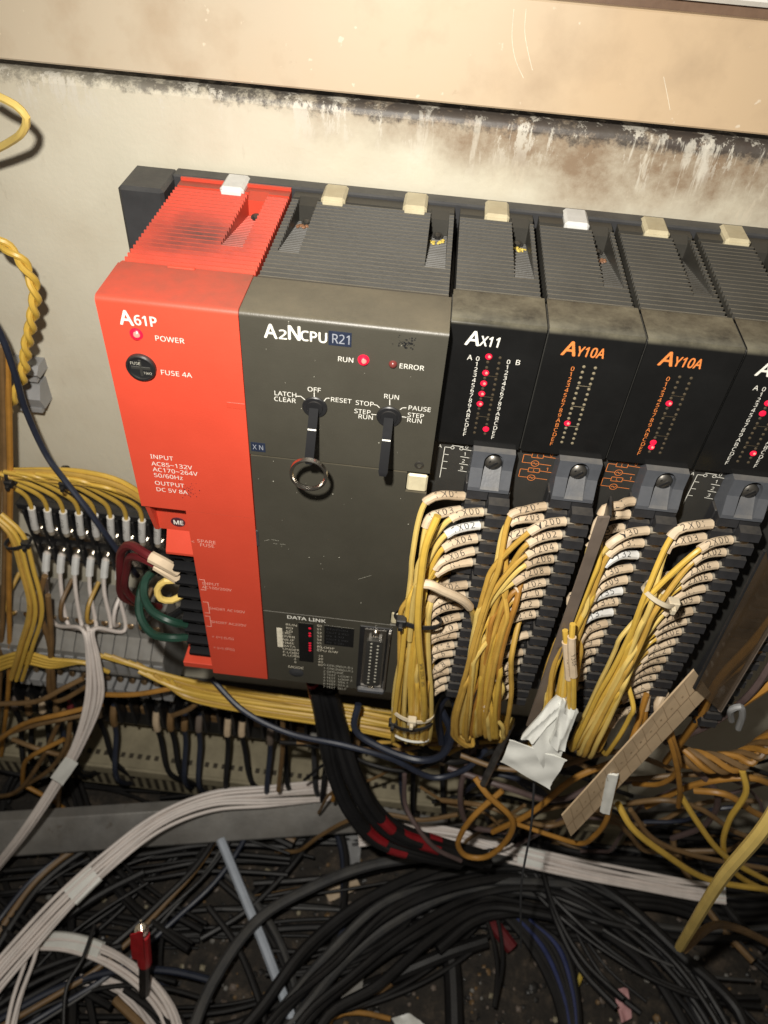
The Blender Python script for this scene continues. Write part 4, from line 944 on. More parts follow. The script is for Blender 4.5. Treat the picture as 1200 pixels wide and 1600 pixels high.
# tan card with ruled boxes
c0, c1, c2, c3 = at(1085, 1047, y=-128), at(1110, 1082, y=-124), at(892, 1307, y=-150), at(878, 1275, y=-154)
t = root('label_card', c2, 'tan label card with ruled boxes leaning diagonally below the right-hand bundle', 'label card')
b = MB(); b.slab([c0, c3, c2, c1], -1.0); part(b, 'card', 'label_card', t, 0)
nn = (c3 - c0).cross(c1 - c0).normalized(); nn = nn if nn.y < 0 else -nn
b = MB(); lift = nn * .35
def cl(u0, v0, u1, v1, wd=.35):
    P = lambda u, v: c0.lerp(c3, u).lerp(c1.lerp(c2, u), v) + lift
    a, c = P(u0, v0), P(u1, v1); d = (c - a).normalized(); s_ = d.cross(nn).normalized() * wd / 2; b.add([a - s_, c - s_, c + s_, a + s_], [(0, 1, 2, 3)])
cl(0, .5, 1, .5)
for k in range(1, 14): cl(k / 14, .02, k / 14 + (.012 if k % 2 else 0), .5); cl(k / 14 + .02, .5, k / 14 + .02, .98)
part(b, 'ruled_lines', 'label_line', t, 0)
b = MB()
for k in range(13):
    q = c0.lerp(c3, (k + .5) / 14).lerp(c1.lerp(c2, (k + .5) / 14), .3) + nn * .4
    b.add([q, q + (c3 - c0).normalized() * 1.6, q + (c3 - c0).normalized() * 1.6 + Vector((.4, 0, -.3)), q + Vector((.4, 0, -.3))], [(0, 1, 2, 3)])
part(b, 'faint_print', 'label_line', t, 0)
# smoked hinged cover of the last module
s0, s1, s2, s3 = at(1195, 860, y=-124), at(1215, 960, y=-118), at(1125, 1110, y=-126), at(1085, 1075, y=-130)
t = root('terminal_cover', s2, 'dark smoked clear terminal cover at the right edge', 'cover')
b = MB(); b.slab([s0, s3, s2, s1], 1.2); part(b, 'clear_sheet', 'smoked_cover', t, 0)
b = MB(); b.tube([s1, s2], 1.4, 6); part(b, 'rim', 'cover_edge', t)
b = MB(); b.tube([s0, s3], 1.0, 6); part(b, 'hinge_edge', 'black_plastic', t)

# ---- white tape wad at the end of the third bundle
def sheet(corners, th=.7, nu=10, nv=8, amp=1.5, seed=0, fold=None):
    rnd = random.Random(seed); ph = [rnd.uniform(0, 6) for _ in range(6)]
    c = [Vector(q) for q in corners]; n = (c[1] - c[0]).cross(c[3] - c[0]).normalized(); vs = []; fs = []
    for side in (0, 1):
        for i in range(nu + 1):
            for j in range(nv + 1):
                u, v = i / nu, j / nv; p = c[0].lerp(c[1], u).lerp(c[3].lerp(c[2], u), v)
                w_ = amp * (abs(math.sin(u * 4 + ph[0] + v * 2)) * .6 + abs(math.sin(v * 5 + ph[1] - u * 3)) * .45 + math.sin((u - v) * 9 + ph[2]) * .2)
                if i in (0, nu): p = p + (c[3] - c[0]) * (.03 * math.sin(v * 17 + ph[3]))
                if j in (0, nv): p = p + (c[1] - c[0]) * (.02 * math.sin(u * 19 + ph[4]))
                vs.append(p + n * (w_ + side * th))
    W = nv + 1; o = (nu + 1) * W
    for i in range(nu):
        for j in range(nv):
            a = i * W + j; fs.append((a, a + 1, a + W + 1, a + W)); fs.append((o + a + W, o + a + W + 1, o + a + 1, o + a))
    ed = [i * W for i in range(nu + 1)] + [nu * W + j for j in range(1, W)] + [i * W + nv for i in range(nu - 1, -1, -1)] + [j for j in range(nv - 1, 0, -1)]
    for k in range(len(ed)): a, c_ = ed[k], ed[(k + 1) % len(ed)]; fs.append((a, a + o, c_ + o, c_)[::-1])
    return vs, fs
t = root('tape_wad', at(845, 1200, y=-138), 'crumpled white tape flag wrapped round the ends of the third bundle', 'tape')
b = MB(); b.add(*sheet([at(783, 1193, y=-148), at(797, 1158, y=-145), at(884, 1190, y=-149), at(858, 1234, y=-153)], .7, 14, 12, amp=1.1, seed=3)); part(b, 'flag', 'white_tape', t, 50)
b = MB(); b.add(*sheet([at(862, 1228, y=-152), at(832, 1170, y=-148), at(876, 1096, y=-140), at(905, 1112, y=-142)], 1.0, 16, 12, amp=2.2, seed=5)); part(b, 'wrap', 'white_tape', t, 50)
b = MB(); b.add(*sheet([at(868, 1092, y=-140), at(888, 1104, y=-142), at(832, 1164, y=-148), at(812, 1158, y=-146)], 1.6, 14, 10, 2.6, 14)); part(b, 'fold', 'white_tape', t, 32)
b = MB(); b.add(*sheet([at(882, 1094, y=-142), at(903, 1112, y=-142), at(884, 1180, y=-150), at(862, 1172, y=-150)], 2.2, 14, 8, 2.8, 15)); part(b, 'fold', 'white_tape', t, 32)
# marked tails entering the tape
for (pp, txt, lb) in ((((883, 985, -134), (886, 1020, -137), (889, 1060, -139), (890, 1105, -139)), 'Y311', 'sleeve printed Y311 held upright at the white tape'),
                      (((895, 975, -136), (893, 1010, -139), (896, 1060, -141), (896, 1105, -141)), 'Y30F', 'thin sleeve standing upright just above the white tape')):
    p = cr(AY(*pp), 2.5); t = root('wire', p[-1], 'yellow wire with ' + lb, 'wire'); b = MB(); b.tube(p, 1.5, 8); part(b, 'insulation', 'yellow_wire', t)
    L = arclen(p)[-1]; sleeve(t, cut(p, L * .12, L * .55)[::-1], 2.1, 'sleeve_cream', txt, 2.2)
# short label on a hanging wire beside the card
p = cr(AY((1010, 1085, -118), (1000, 1120, -122), (975, 1190, -134), (962, 1222, -140), (955, 1245, -142), (948, 1280, -142), (930, 1305, -138), (905, 1318, -130), (860, 1305, -118), (800, 1285, -105)), 4)
t = root('wire', p[0], 'amber wire with a white tape flag hanging in front of the tan card', 'wire'); b = MB(); b.tube(p, 1.75, 8); part(b, 'insulation', 'amber_wire', t)
L = arclen(p); b = MB(); b.add(*sheet([at(948, 1212, y=-144), at(966, 1214, y=-145), at(952, 1276, y=-147), at(937, 1270, y=-145)], 1.4, 6, 8, 1.0, 9)); part(b, 'tape_flag', 'white_tape', t, 50)
# black wire sticking down from the tape
plain_wire(AY((835, 1215, -140), (830, 1290, -150), (815, 1380, -165), (814, 1480, -180)), .75, 'grey_cable', 'thin stiff grey wire hanging below the white tape', n=6)

# ---- cables leaving the foot of modules
amber = 'amber wires hanging below the modules'
def wires(lst, m, r, label, group, cat='wire', name='wire'):
    for k, pp in enumerate(lst): plain_wire(AY(*pp), r, m[k % len(m)] if isinstance(m, list) else m, label, cat, group, name)
for k, (pp, lb) in enumerate((
    (((1060, 1085, -112), (1040, 1110, -118), (1050, 1150, -122), (1060, 1200, -118), (1030, 1225, -108), (990, 1225, -98)), 'amber wire with a cream sleeve hooking in front of the tan card'),
    (((1040, 1080, -112), (1028, 1100, -118), (1050, 1165, -124), (1062, 1230, -120), (1060, 1260, -112)), 'amber wire with a cream sleeve dropping straight across the tan card'),
    (((1012, 1075, -112), (1008, 1100, -118), (1006, 1140, -122), (985, 1180, -118), (960, 1205, -110)), 'amber wire with a cream sleeve left of the tan card'))):
    p = cr(AY(*pp), 3); t = root('wire', p[0], lb, 'wire'); b = MB(); b.tube(p, 1.75, 8); part(b, 'insulation', 'amber_wire', t); b = MB(); b.tube(cut(p, 0, 13), 2.5, 10); part(b, 'marker_sleeve', 'sleeve_tan', t)
plain_wire(AY((1210, 985, -110), (1170, 1030, -114), (1130, 1060, -116), (1085, 1130, -108), (1040, 1190, -95)), 2.3, 'amber_wire', 'thick amber wire emerging beneath the smoked cover at the right')
plain_wire(AY((1215, 955, -112), (1180, 1000, -118), (1125, 1060, -120), (1095, 1120, -110)), 2.3, 'amber_wire', 'second thick amber wire along the edge of the smoked cover')
plain_wire(AY((1215, 1020, -110), (1180, 1075, -116), (1130, 1120, -112), (1075, 1148, -104), (1040, 1160, -90)), 2.0, 'mauve_wire', 'dull mauve wire curving out from under the smoked cover')
t = root('wire', at(1215, 1060, y=-112), 'amber wire ending in a grey clip at the right edge', 'wire')
b = MB(); b.tube(cr(AY((1215, 1062, -112), (1180, 1085, -114), (1152, 1104, -114)), 4), 2.4, 8); part(b, 'insulation', 'amber_wire', t)
b = MB(); b.tube(cr(AY((1143, 1125, -116), (1144, 1108, -120), (1156, 1104, -120), (1160, 1118, -119), (1154, 1138, -116)), 2), 1.9, 8); part(b, 'clip', 'grey_clip', t)
plain_wire(AY((1120, 1085, -112), (1126, 1075, -116), (1122, 1070, -116)), 2.6, 'grey_clip', 'small grey clip below the smoked cover', cat='clip', name='cable_clip')

# twisted brown-yellow rope at the right
rp = cr(AY((1060, 1180, -95), (1100, 1190, -98), (1150, 1190, -98), (1215, 1150, -96)), 3)
for k in range(6):
    pts = []
    for i, q in enumerate(rp):
        a = i * .42 + k * math.pi / 3; pts.append(q + Vector((0, math.cos(a) * 5.5, math.sin(a) * 5.5)))
    b = MB(); b.tube(pts, 2.2, 7); thing(b, 'wire', ['brown_wire', 'amber_wire'][k % 2], 'strand of the twisted brown rope of wires at the right edge', 'wire', 'twisted rope of wires', origin=pts[0])

# yellow and brown wires in the lower right
plain_wire(AY((1255, 1190, -200), (1200, 1285, -205), (1130, 1370, -200), (1080, 1450, -190), (1062, 1480, -184)), 3.3, 'pale_yellow_wire', 'thick pale yellow cable coming in from the right edge close to the lens', cat='cable', name='cable')
plain_wire(AY((1068, 1484, -180), (1082, 1470, -176), (1110, 1448, -160), (1150, 1450, -140), (1215, 1480, -120)), 3.0, 'brown_wire', 'brown cable bending right where the thick pale cable ends', cat='cable', name='cable')
plain_wire(AY((965, 1255, -120), (985, 1290, -128), (1040, 1335, -128), (1110, 1375, -120), (1215, 1392, -105)), 2.3, 'yellow_wire', 'yellow wire sweeping to the right edge above the white ribbon cable')
plain_wire(AY((1062, 1240, -112), (1090, 1285, -116), (1130, 1335, -116), (1215, 1385, -105)), 2.1, 'yellow_wire', 'yellow wire crossing straight down from the card to the right edge')
plain_wire(AY((1160, 1205, -105), (1166, 1235, -110), (1140, 1280, -112), (1130, 1320, -112), (1150, 1365, -106), (1215, 1400, -95)), 2.1, 'yellow_wire', 'yellow wire with an S bend near the right edge')
for k, pp in enumerate((((985, 1265, -95), (1020, 1310, -100), (1080, 1335, -98), (1215, 1360, -85)), ((1085, 1235, -95), (1130, 1240, -100), (1180, 1270, -96), (1215, 1285, -90)), ((980, 1255, -92), (1040, 1250, -95), (1090, 1262, -95), (1150, 1300, -92), (1215, 1320, -85)),
                        ((700, 1200, -85), (790, 1230, -95), (870, 1250, -95), (960, 1210, -88)), ((720, 1180, -85), (780, 1200, -92), (860, 1200, -92), (960, 1175, -85), (1060, 1205, -80)), ((770, 1300, -100), (830, 1270, -104), (900, 1215, -98), (960, 1190, -90)), ((690, 1250, -80), (760, 1260, -92), (860, 1290, -95), (930, 1250, -90)),
                        ((1080, 1195, -85), (1120, 1240, -90), (1100, 1290, -86), (1050, 1310, -80)), ((880, 1180, -80), (960, 1215, -86), (1080, 1210, -84), (1215, 1210, -80)), ((1215, 1230, -88), (1170, 1215, -92), (1090, 1225, -88), (1010, 1260, -80)))):
    plain_wire(AY(*pp), 2.0 + .3 * (k % 2), ['brown_wire', 'amber_wire', 'brown_wire', 'mauve_wire'][k % 4], 'brownish wire in the tangle below the narrow modules', 'wire', 'brown wire tangle below the modules')
rn = random.Random(31)
for k in range(26):                         # the nest behind and below
    x, y = rn.uniform(640, 1150), rn.uniform(1165, 1300); yy = rn.uniform(-84, -48); pts = []
    a = rn.uniform(-.5, .5) if k % 2 else rn.uniform(2.6, 3.7)
    for i in range(rn.randint(4, 7)):
        pts.append(at(x, y, y=yy)); a += rn.uniform(-.75, .75); x += math.cos(a) * 58; y = max(1160, min(1330, y + math.sin(a) * 40)); yy = max(-88, min(-44, yy + rn.uniform(-5, 5)))
    b = MB(); b.tube(cr(pts, 5), rn.choice((1.3, 1.7, 2.0)), 7); cm = rn.choice(['brown_wire', 'brown_wire', 'mauve_wire', 'black_cable', 'yellow_wire_old', 'navy_wire'])
    thing(b, 'wire', cm, 'thin %s wire deep in the nest below the narrow modules' % {'brown_wire': 'brown', 'mauve_wire': 'mauve', 'black_cable': 'black', 'yellow_wire_old': 'yellowed', 'navy_wire': 'dark blue'}[cm], 'wire', 'nest of thin wires below the modules', origin=pts[0])
# amber teardrop loop
plain_wire(AY((742, 1215, -100), (760, 1240, -108), (800, 1280, -114), (790, 1315, -116), (755, 1340, -117), (730, 1338, -117), (716, 1322, -116), (722, 1300, -114), (745, 1270, -110), (785, 1235, -100)), 2.2, 'amber_wire', 'amber wire making a teardrop loop below the second bundle')
plain_wire(AY((632, 1210, -85), (634, 1260, -95), (650, 1290, -105), (680, 1325, -112), (720, 1345, -112)), 1.9, 'mauve_wire', 'dull brown wire curling down left of the teardrop loop')
plain_wire(AY((560, 1100, -75), (555, 1140, -85), (600, 1170, -92), (660, 1188, -96), (690, 1180, -96), (705, 1150, -94), (690, 1110, -92), (680, 1090, -90), (700, 1075, -90), (715, 1080, -90)), 2.6, 'navy_wire', 'dark blue-black wire looping below the first bundle')
plain_wire(AY((690, 1160, -92), (685, 1110, -96), (700, 1085, -97), (712, 1100, -96), (700, 1150, -92), (690, 1185, -86)), 2.6, 'navy_wire', 'dark loop of wire tucked between the first and second bundle')
plain_wire(AY((330, 1060, -60), (380, 1110, -75), (450, 1145, -85), (540, 1165, -90), (610, 1185, -92), (680, 1215, -92), (730, 1200, -88), (760, 1170, -80)), 2.2, 'navy_wire', 'navy wire sagging beneath the processor module')
b = MB(); b.tube(AY((800, 1128, -95), (755, 1225, -105)), 2.6, 10); thing(b, 'steel_rod', 'steel', 'bare grey rod slanting beneath the second bundle', 'rod', origin=at(800, 1128, y=-95))
for k, pp in enumerate((((745, 1160, -75), (720, 1230, -90), (735, 1290, -95), (790, 1300, -92)), ((640, 1150, -70), (700, 1190, -82), (780, 1170, -80), (830, 1150, -70)), ((720, 1240, -70), (780, 1210, -80), (850, 1240, -84), (820, 1290, -84)))):
    plain_wire(AY(*pp), 2.2, ['mauve_wire', 'black_cable', 'navy_wire'][k], ['mauve wire hanging behind the teardrop loop', 'black wire under the foot of the second bundle', 'dark blue wire beside the white tape wad'][k])

# ------------------------------------------------------------------ wiring of the red module
def stub(pp, r, m, label, sl=None, sm='sleeve_cream'):
    p = cr(AY(*pp), 3); t = root('wire', p[0], label, 'wire'); b = MB(); b.tube(p, r, 8); part(b, 'insulation', m, t)
    if sl: b = MB(); b.tube(cut(p, 0, sl), r * 1.35, 10); part(b, 'marker_sleeve', sm, t)
    return t
stub(((276, 892, -106), (255, 880, -108), (232, 868, -106), (205, 852, -98), (190, 862, -92), (188, 900, -85), (190, 930, -78), (205, 940, -70), (235, 945, -55)), 2.5, 'maroon_wire', 'dark red wire with cream sleeve on the top terminal of the red module', 17)
stub(((278, 905, -106), (255, 890, -107), (230, 876, -104), (205, 870, -96), (198, 890, -90), (196, 920, -84), (215, 940, -75), (250, 948, -55)), 2.3, 'maroon_wire', 'dark red wire with cream sleeve on the second terminal of the red module', 15)
stub(((290, 976, -106), (265, 970, -110), (238, 955, -106), (225, 930, -98), (228, 905, -90), (245, 890, -80), (262, 888, -70)), 2.5, 'green_wire', 'upper of the two dark green earth wires beside the red module')
stub(((292, 996, -106), (268, 997, -110), (238, 990, -106), (220, 965, -98), (218, 935, -90), (228, 905, -80), (250, 885, -66)), 2.5, 'green_wire', 'lower of the two dark green earth wires beside the red module')
stub(((284, 930, -106), (268, 938, -110), (250, 935, -112), (246, 920, -110), (258, 908, -108), (282, 908, -105)), 1.9, 'pale_yellow_wire', 'small pale yellow jumper loop on the red module terminals')
stub(((288, 950, -104), (262, 965, -100), (240, 960, -88), (225, 985, -70)), 2.2, 'black_cable', 'black wire behind the green earth wires')

# ------------------------------------------------------------------ left side of the panel
plain_wire(AY((-20, 140, -40), (0, 152, -42), (25, 165, -44), (41, 183, -44), (36, 205, -42), (15, 222, -36), (-20, 240, -28)), 1.7, 'pale_yellow_wire', 'pale yellow wire looping in at the upper left edge')
tw = cr(AY((-25, 365, -20), (0, 378, -22), (35, 410, -24), (54, 450, -25), (52, 490, -24), (42, 540, -22), (35, 590, -20), (15, 635, -18), (-5, 680, -16)), 2.0)
for k in range(2):
    pts = []
    for i, q in enumerate(tw):
        T = (tw[min(i + 1, len(tw) - 1)] - tw[max(0, i - 1)]).normalized(); s_ = T.cross(Vector((0, -1, 0))).normalized(); f_ = s_.cross(T)
        a = arclen(tw[:i + 1])[-1] * .30 + k * math.pi; pts.append(q + s_ * (1.75 * math.cos(a)) + f_ * (1.75 * math.sin(a)))
    b = MB(); b.tube(pts, 1.75, 8); thing(b, 'wire', 'yellow_wire', 'one strand of the twisted yellow pair at the left edge', 'wire', 'twisted yellow pair at the left edge', origin=pts[0])
plain_wire(AY((-30, 470, -30), (0, 520, -30), (22, 580, -30), (40, 640, -28), (75, 715, -30), (105, 755, -40), (140, 800, -48), (185, 862, -50), (215, 900, -45)), 1.9, 'navy_wire', 'navy wire running diagonally down the left side of the panel')
for k, (x, d) in enumerate(((6, 0), (-4, -3), (14, 4))):
    plain_wire(AY((x - 4, 540, -26 + d), (x, 640, -24), (x + 2, 760, -30), (x, 900, -34), (x - 6 + 3 * k, 1060, -40), (x - 12, 1180, -40)), 1.9, ['brown_wire', 'brown_wire', 'amber_wire'][k], 'brown wire hanging down the extreme left edge', 'wire', 'brown wires hanging at the left edge')
# two grey clip blocks on the panel
for (x0, y0, x1, y1) in ((20, 572, 62, 592), (28, 602, 70, 640)):
    a = at(x0, y0, y=0); c = at(x1, y1, y=0); b = MB(); b.prism_x([(11.9, c.z), (1, c.z), (-2, (a.z + c.z) / 2), (3, a.z), (11.9, a.z)], a.x - 6, c.x)
    b.prism_x([(3, c.z - 3), (0, c.z - 3), (0, c.z + .2), (3, c.z + .2)], a.x - 4, c.x - 2)
    thing(b, 'rail_clip', 'grey_clip', 'upper small grey plastic clip on the panel beside the twisted pair' if y0 < 600 else 'lower larger grey plastic clip on the panel beside the twisted pair', 'clip', smooth=0)

# black barrier terminal block
a = at(48, 792, y=-14); c = at(240, 808, y=-14)
BX0, BZ = -138.0, -2.0
t = root('terminal_block', (-90, 12, -60), 'black barrier terminal block left of the red module', 'terminal block')
b = MB(); b.box(BX0 - 4, -36, -6, 11.8, -46, 18, .8); part(b, 'base', 'black_plastic', t)
b = MB(); b.box(BX0 - 4, -36, -11, -6, 12, 18, .8); part(b, 'upper_ledge', 'black_plastic', t)
BP = 11.0; bar0 = None
for k in range(10):
    x = BX0 + k * BP
    if bar0 is None: b = MB(); b.box(x - 1.0, x + 1.0, -11.5, -5.5, -44, 11.8, .4); bar0 = part(b, 'barrier', 'black_plastic', t); b = MB(); b.lathe((x + 5.5, -7, -11), (0, -1, 0), [(0, 3.6), (2, 3.6), (2.8, 2.6), (2.9, .4)], 14); b.box(x + 2, x + 9, -7.6, -6, -18, -4); sc0 = part(b, 'terminal_screw', 'nickel', t)
    else:
        inst(bar0, 'barrier', t, (BP * k, 0, 0))
        if k < 9: inst(sc0, 'terminal_screw', t, (BP * k, 0, 0))
sc1 = None
for k in range(9): c_ = inst(sc0, 'terminal_screw', t, (BP * k, 0, -22))
# yellow harness and its drops
H = cr(AY((-30, 735, -24), (20, 738, -26), (70, 740, -28), (140, 746, -30), (190, 758, -30), (235, 785, -26), (260, 810, -20)), 4)
hl = 'yellow wire of the horizontal harness above the black terminal block'
for k in range(6):
    o_ = Vector((0, -2.4 * (k % 2) + random.uniform(-.6, .6), (k // 2 - 1) * 2.9))
    pts = [q + o_ + Vector((0, 0, 1.2 * math.sin(i * .25 + k))) for i, q in enumerate(H)]
    b = MB(); b.tube(pts, 1.6, 8); thing(b, 'wire', ['yellow_wire', 'yellow_wire_old'][k % 2], hl, 'wire', 'yellow harness at the left', origin=pts[0])
for (x, z, w_) in ((18, 742, 0), (103, 744, 0)):
    ring_tie(at(x, z, y=-26.5), (1, 0, .1), 6.2, 5.5, 'black_plastic', 'black cable tie at the left end of the yellow harness' if x < 50 else 'black cable tie in the middle of the yellow harness', head=1.2, up=Vector((0, -1, 0)))
sl_txt = ['101', '102', 'N205', '104', '105', '106', '107', '108', '109']
for k in range(9):
    x = BX0 + (k + .5) * BP
    top = min(H, key=lambda q: abs(q.x - (x - 8)))
    p = cr([Vector((x - 1, -11, -9)), Vector((x + .3, -12.6, 0)), Vector((x + 2.4, -13.2, 12)), Vector((x + 3.8, -13.6, 21)), Vector((x + 4.0, -15.5, 31)), Vector((x + 1, -20, 42)), top + Vector((-6, -4, 0)), top + Vector((-20, -3, 1))], 3)
    t = root('wire', p[0], ORD[k] + ' yellow drop from the left into the black terminal block, white sleeve ' + sl_txt[k], 'wire', 'yellow drops into the black terminal block')
    b = MB(); b.tube(cut(p, 25, 1e9), 1.5, 8); part(b, 'insulation', 'yellow_wire', t)
    sl_ = sleeve(t, cut(p, 5, 27)[::-1], 2.5, 'sleeve_white', sl_txt[k], 2.4)
    b = MB(); b.tube(cut(p, 0, 6), 2.2, 8); part(b, 'terminal_lug', 'lug_cover', t)
# white tails below the block, gathering into one ribbon
gather = AY((138, 985, -46), (145, 1030, -54), (147, 1090, -64), (122, 1165, -80), (88, 1225, -96), (42, 1295, -118), (-25, 1380, -140))
for k in range(6):
    x = BX0 + (k + .5) * BP
    o_ = Vector((-3.4 + k * 1.35, random.uniform(-2.5, 2.5), random.uniform(-1.5, 1.5)))
    q = [g + o_ * (1.5 if i == 2 else 1.0) for i, g in enumerate(gather)]
    p = cr([Vector((x, -9, -32)), Vector((x - 1.5, -14, -42)), Vector((x - 2.5, -20, -58)), Vector((x - 1, -30, -92)), ] + q, 4)
    t = root('wire', p[0], ORD[k] + ' white wire from the left leaving the underside of the black terminal block', 'wire', 'white wires below the black terminal block')
    b = MB(); b.tube(p, 1.5, 8); part(b, 'insulation', 'white_wire', t); b = MB(); b.tube(cut(p, 2, 16), 2.8, 8); part(b, 'marker_sleeve', 'white_plastic', t)
p = cr(AY((118, 1170, -66), (95, 1214, -70)), 3)
b = MB(); b.add(*sheet([at(102, 1184, y=-92), at(122, 1194, y=-92), at(98, 1228, y=-102), at(79, 1216, y=-102)], 1.0, 6, 6, .8, 11)); thing(b, 'tape_band', 'white_tape', 'white tape band round the white wires above the steel bar', 'tape', smooth=50)

# ------------------------------------------------------------------ grey rail terminals
rail_lab = 'grey rail-mounted terminal in the row beside the red module'
GP = 10.2
b = MB(); b.box(-260, 60, 2, 11.8, -142, -108, .6); thing(b, 'mounting_rail', 'dull_steel', 'steel mounting rail carrying the grey terminals', 'rail', origin=(-100, 5, -125))
proto = None
gi = 0
for k in range(15):
    x = -196 + k * GP
    if not 0 < pj((x, -38, -120))[0] < 300: continue
    rail_lab = ORD[gi] + ' grey rail terminal from the left, in the row beside the red module'; gi += 1
    if proto is None:
        t = root('rail_terminal', (x, 0, -125), rail_lab, 'terminal', 'grey rail terminals')
        b = MB(); b.prism_x([(2, -170), (-24, -170), (-27, -166), (-27, -150), (-40, -140), (-40, -114), (-27, -104), (-27, -86), (-20, -78), (2, -78)], x - 4.7, x + 4.7); body = part(b, 'body', 'grey_terminal', t, 0)
        b = MB(); b.lathe((x, -25, -90), (0, -1, .8), [(0, 2.6), (3.2, 2.6), (3.8, 1.6)], 12); s1_ = part(b, 'clamp_screw', 'brass', t)
        b = MB(); b.lathe((x, -30, -162), (0, -1, .5), [(0, 2.6), (1.6, 2.6), (2, 1.6)], 12); s2_ = part(b, 'clamp_screw', 'brass', t)
        b = MB(); b.box(x - 3.6, x + 3.6, -41.2, -39.5, -136, -120, .4); mk = part(b, 'marker_tag', 'grey_clip', t)
        b = MB(); b.box(x - 4.2, x + 4.2, -38, -26, -176, -166, .8); ft = part(b, 'foot_clip', 'grey_clip', t)
        proto = t; kids = (body, s1_, s2_, mk, ft)
    else:
        t = root('rail_terminal', (x, 0, -125), rail_lab, 'terminal', 'grey rail terminals')
        for kk in kids: c_ = bpy.data.objects.new(kk.name.split('.')[0], kk.data); COL.objects.link(c_); c_.parent = t
    wy = cr([Vector((x, -26, -90)), Vector((x + 1, -34, -80)), Vector((x + 3, -30, -66)), Vector((x + 6, -12, -58))], 4) if k % 2 else None
    if wy: b = MB(); b.tube(wy, 1.5, 7); thing(b, 'wire', ['yellow_wire_old', 'brown_wire', 'white_wire'][k % 3], 'short wire plugged into the upper side of a grey rail terminal', 'wire', 'short wires at the grey terminals', origin=wy[0])
# yellow bundle falling down the left side into the rail terminals
fall = AY((-10, 800, -38), (22, 830, -42), (42, 890, -46), (55, 950, -50), (40, 1010, -52), (25, 1060, -50))
for k in range(7):
    o_ = Vector((random.uniform(-6, 6), random.uniform(-4, 2), 0)); pts = cr([q + o_ for q in fall], 5)
    b = MB(); b.tube(pts, 1.6, 7); thing(b, 'wire', ['yellow_wire', 'yellow_wire_old'][k % 2], 'yellow wire of the loose bundle falling past the left end of the terminals', 'wire', 'yellow wires falling at the left', origin=pts[0])
ring_tie(at(28, 846, y=-43), (.3, 0, -1), 9, 6, 'black_plastic', 'black cable tie on the yellow wires left of the black terminal block', head=2.6)
# yellow wires passing under the red module
for k in range(11):
    dz = -5.6 * (k % 6) - 1; dy = -9.0 * (k // 6)
    c_ = AY((150 + 12 * k, 1020 + 2 * k, -46), (290, 1062, -50), (400, 1082, -56), (520, 1098, -58), (620, 1115, -60), (700, 1130, -56))
    pts = cr([q + Vector((0, dy, dz * (.25 + .16 * i) + random.uniform(-2.5, 2.5))) for i, q in enumerate(c_)], 5)
    b = MB(); b.tube(pts, 1.75, 8); thing(b, 'wire', ['yellow_wire', 'yellow_wire', 'yellow_wire_old'][k % 3], 'yellow wire of the slack run passing beneath the red module', 'wire', 'yellow run beneath the red module', origin=pts[0])
for k in range(4):
    c_ = AY((-20, 1035 + 6 * k, -44), (40, 1020 + 5 * k, -48), (80, 1030 + 4 * k, -50), (130, 1035, -48), (170, 1050, -44))
    b = MB(); pts = cr(c_, 5); b.tube(pts, 1.7, 7); thing(b, 'wire', 'yellow_wire', 'yellow wire rising from the lower left towards the grey terminals', 'wire', 'yellow wires at the lower left', origin=pts[0])

# ------------------------------------------------------------------ lower terminal row, duct, bar
t = root('terminal_block', (-60, 12, -260), 'long black terminal block under the modules above the cream duct', 'terminal block')
b = MB(); b.box(-300, 330, -8, 11.8, -272, -214, 1); part(b, 'base', 'black_plastic', t)
b = MB(); b.box(-300, 330, -12, -8, -272, -250, 1); part(b, 'marker_ledge', 'black_plastic', t)
r0 = None; LP = 13.2
for k in range(46):
    x = -296 + k * LP
    if r0 is None:
        b = MB(); b.box(x - 1.2, x + 1.2, -24, -7.5, -250, -212, .4); r0 = part(b, 'barrier', 'black_plastic', t)
        b = MB(); b.lathe((x + 6.6, -8.5, -226), (0, -1, 0), [(0, 4), (2.2, 4), (3, 3), (3.1, .4)], 12); r1 = part(b, 'terminal_screw', 'nickel', t)
        b = MB(); b.box(x + 2, x + 11, -13.2, -9, -248, -238, .5); r2 = part(b, 'tan_marker', 'brown_wire', t)
    else:
        for q_, nm in ((r0, 'barrier'), (r1, 'terminal_screw'), (r2, 'tan_marker')): inst(q_, nm, t, (LP * k, 0, 0))
rnd = random.Random(3); wi = 0
for k in range(40):
    x = -289 + k * LP
    if rnd.random() < .22: continue
    m = rnd.choice(['black_cable', 'black_cable', 'grey_cable', 'black_cable', 'navy_wire', 'black_cable']); ex = rnd.uniform(-12, 25)
    p = cr([Vector((x, -14, -228)), Vector((x, -24, -240)), Vector((x + .1 * ex, -28, -262)), Vector((x + .4 * ex, -38 - rnd.uniform(0, 14), -300)), Vector((x + ex, -30, -335 - rnd.uniform(0, 25))), Vector((x + ex * 1.6, -8, -385))], 5)
    if not 0 < pj(p[2])[0] < 1000: continue
    t = root('wire', p[0], ORD[wi] + ' dark wire from the left on the long lower terminal block', 'wire', 'dark wires on the long lower terminal block'); wi += 1
    b = MB(); b.tube(p, 2.5, 8); part(b, 'insulation', m, t)
    b = MB(); b.tube(cut(p, 3 + rnd.uniform(0, 4), rnd.uniform(16, 26)), 3.3, 8); part(b, 'marker_sleeve', rnd.choice(['sleeve_tan', 'brown_wire', 'cover_edge', 'grey_terminal', 'brown_wire', 'sleeve_tan', 'brown_wire', 'maroon_wire']), t)
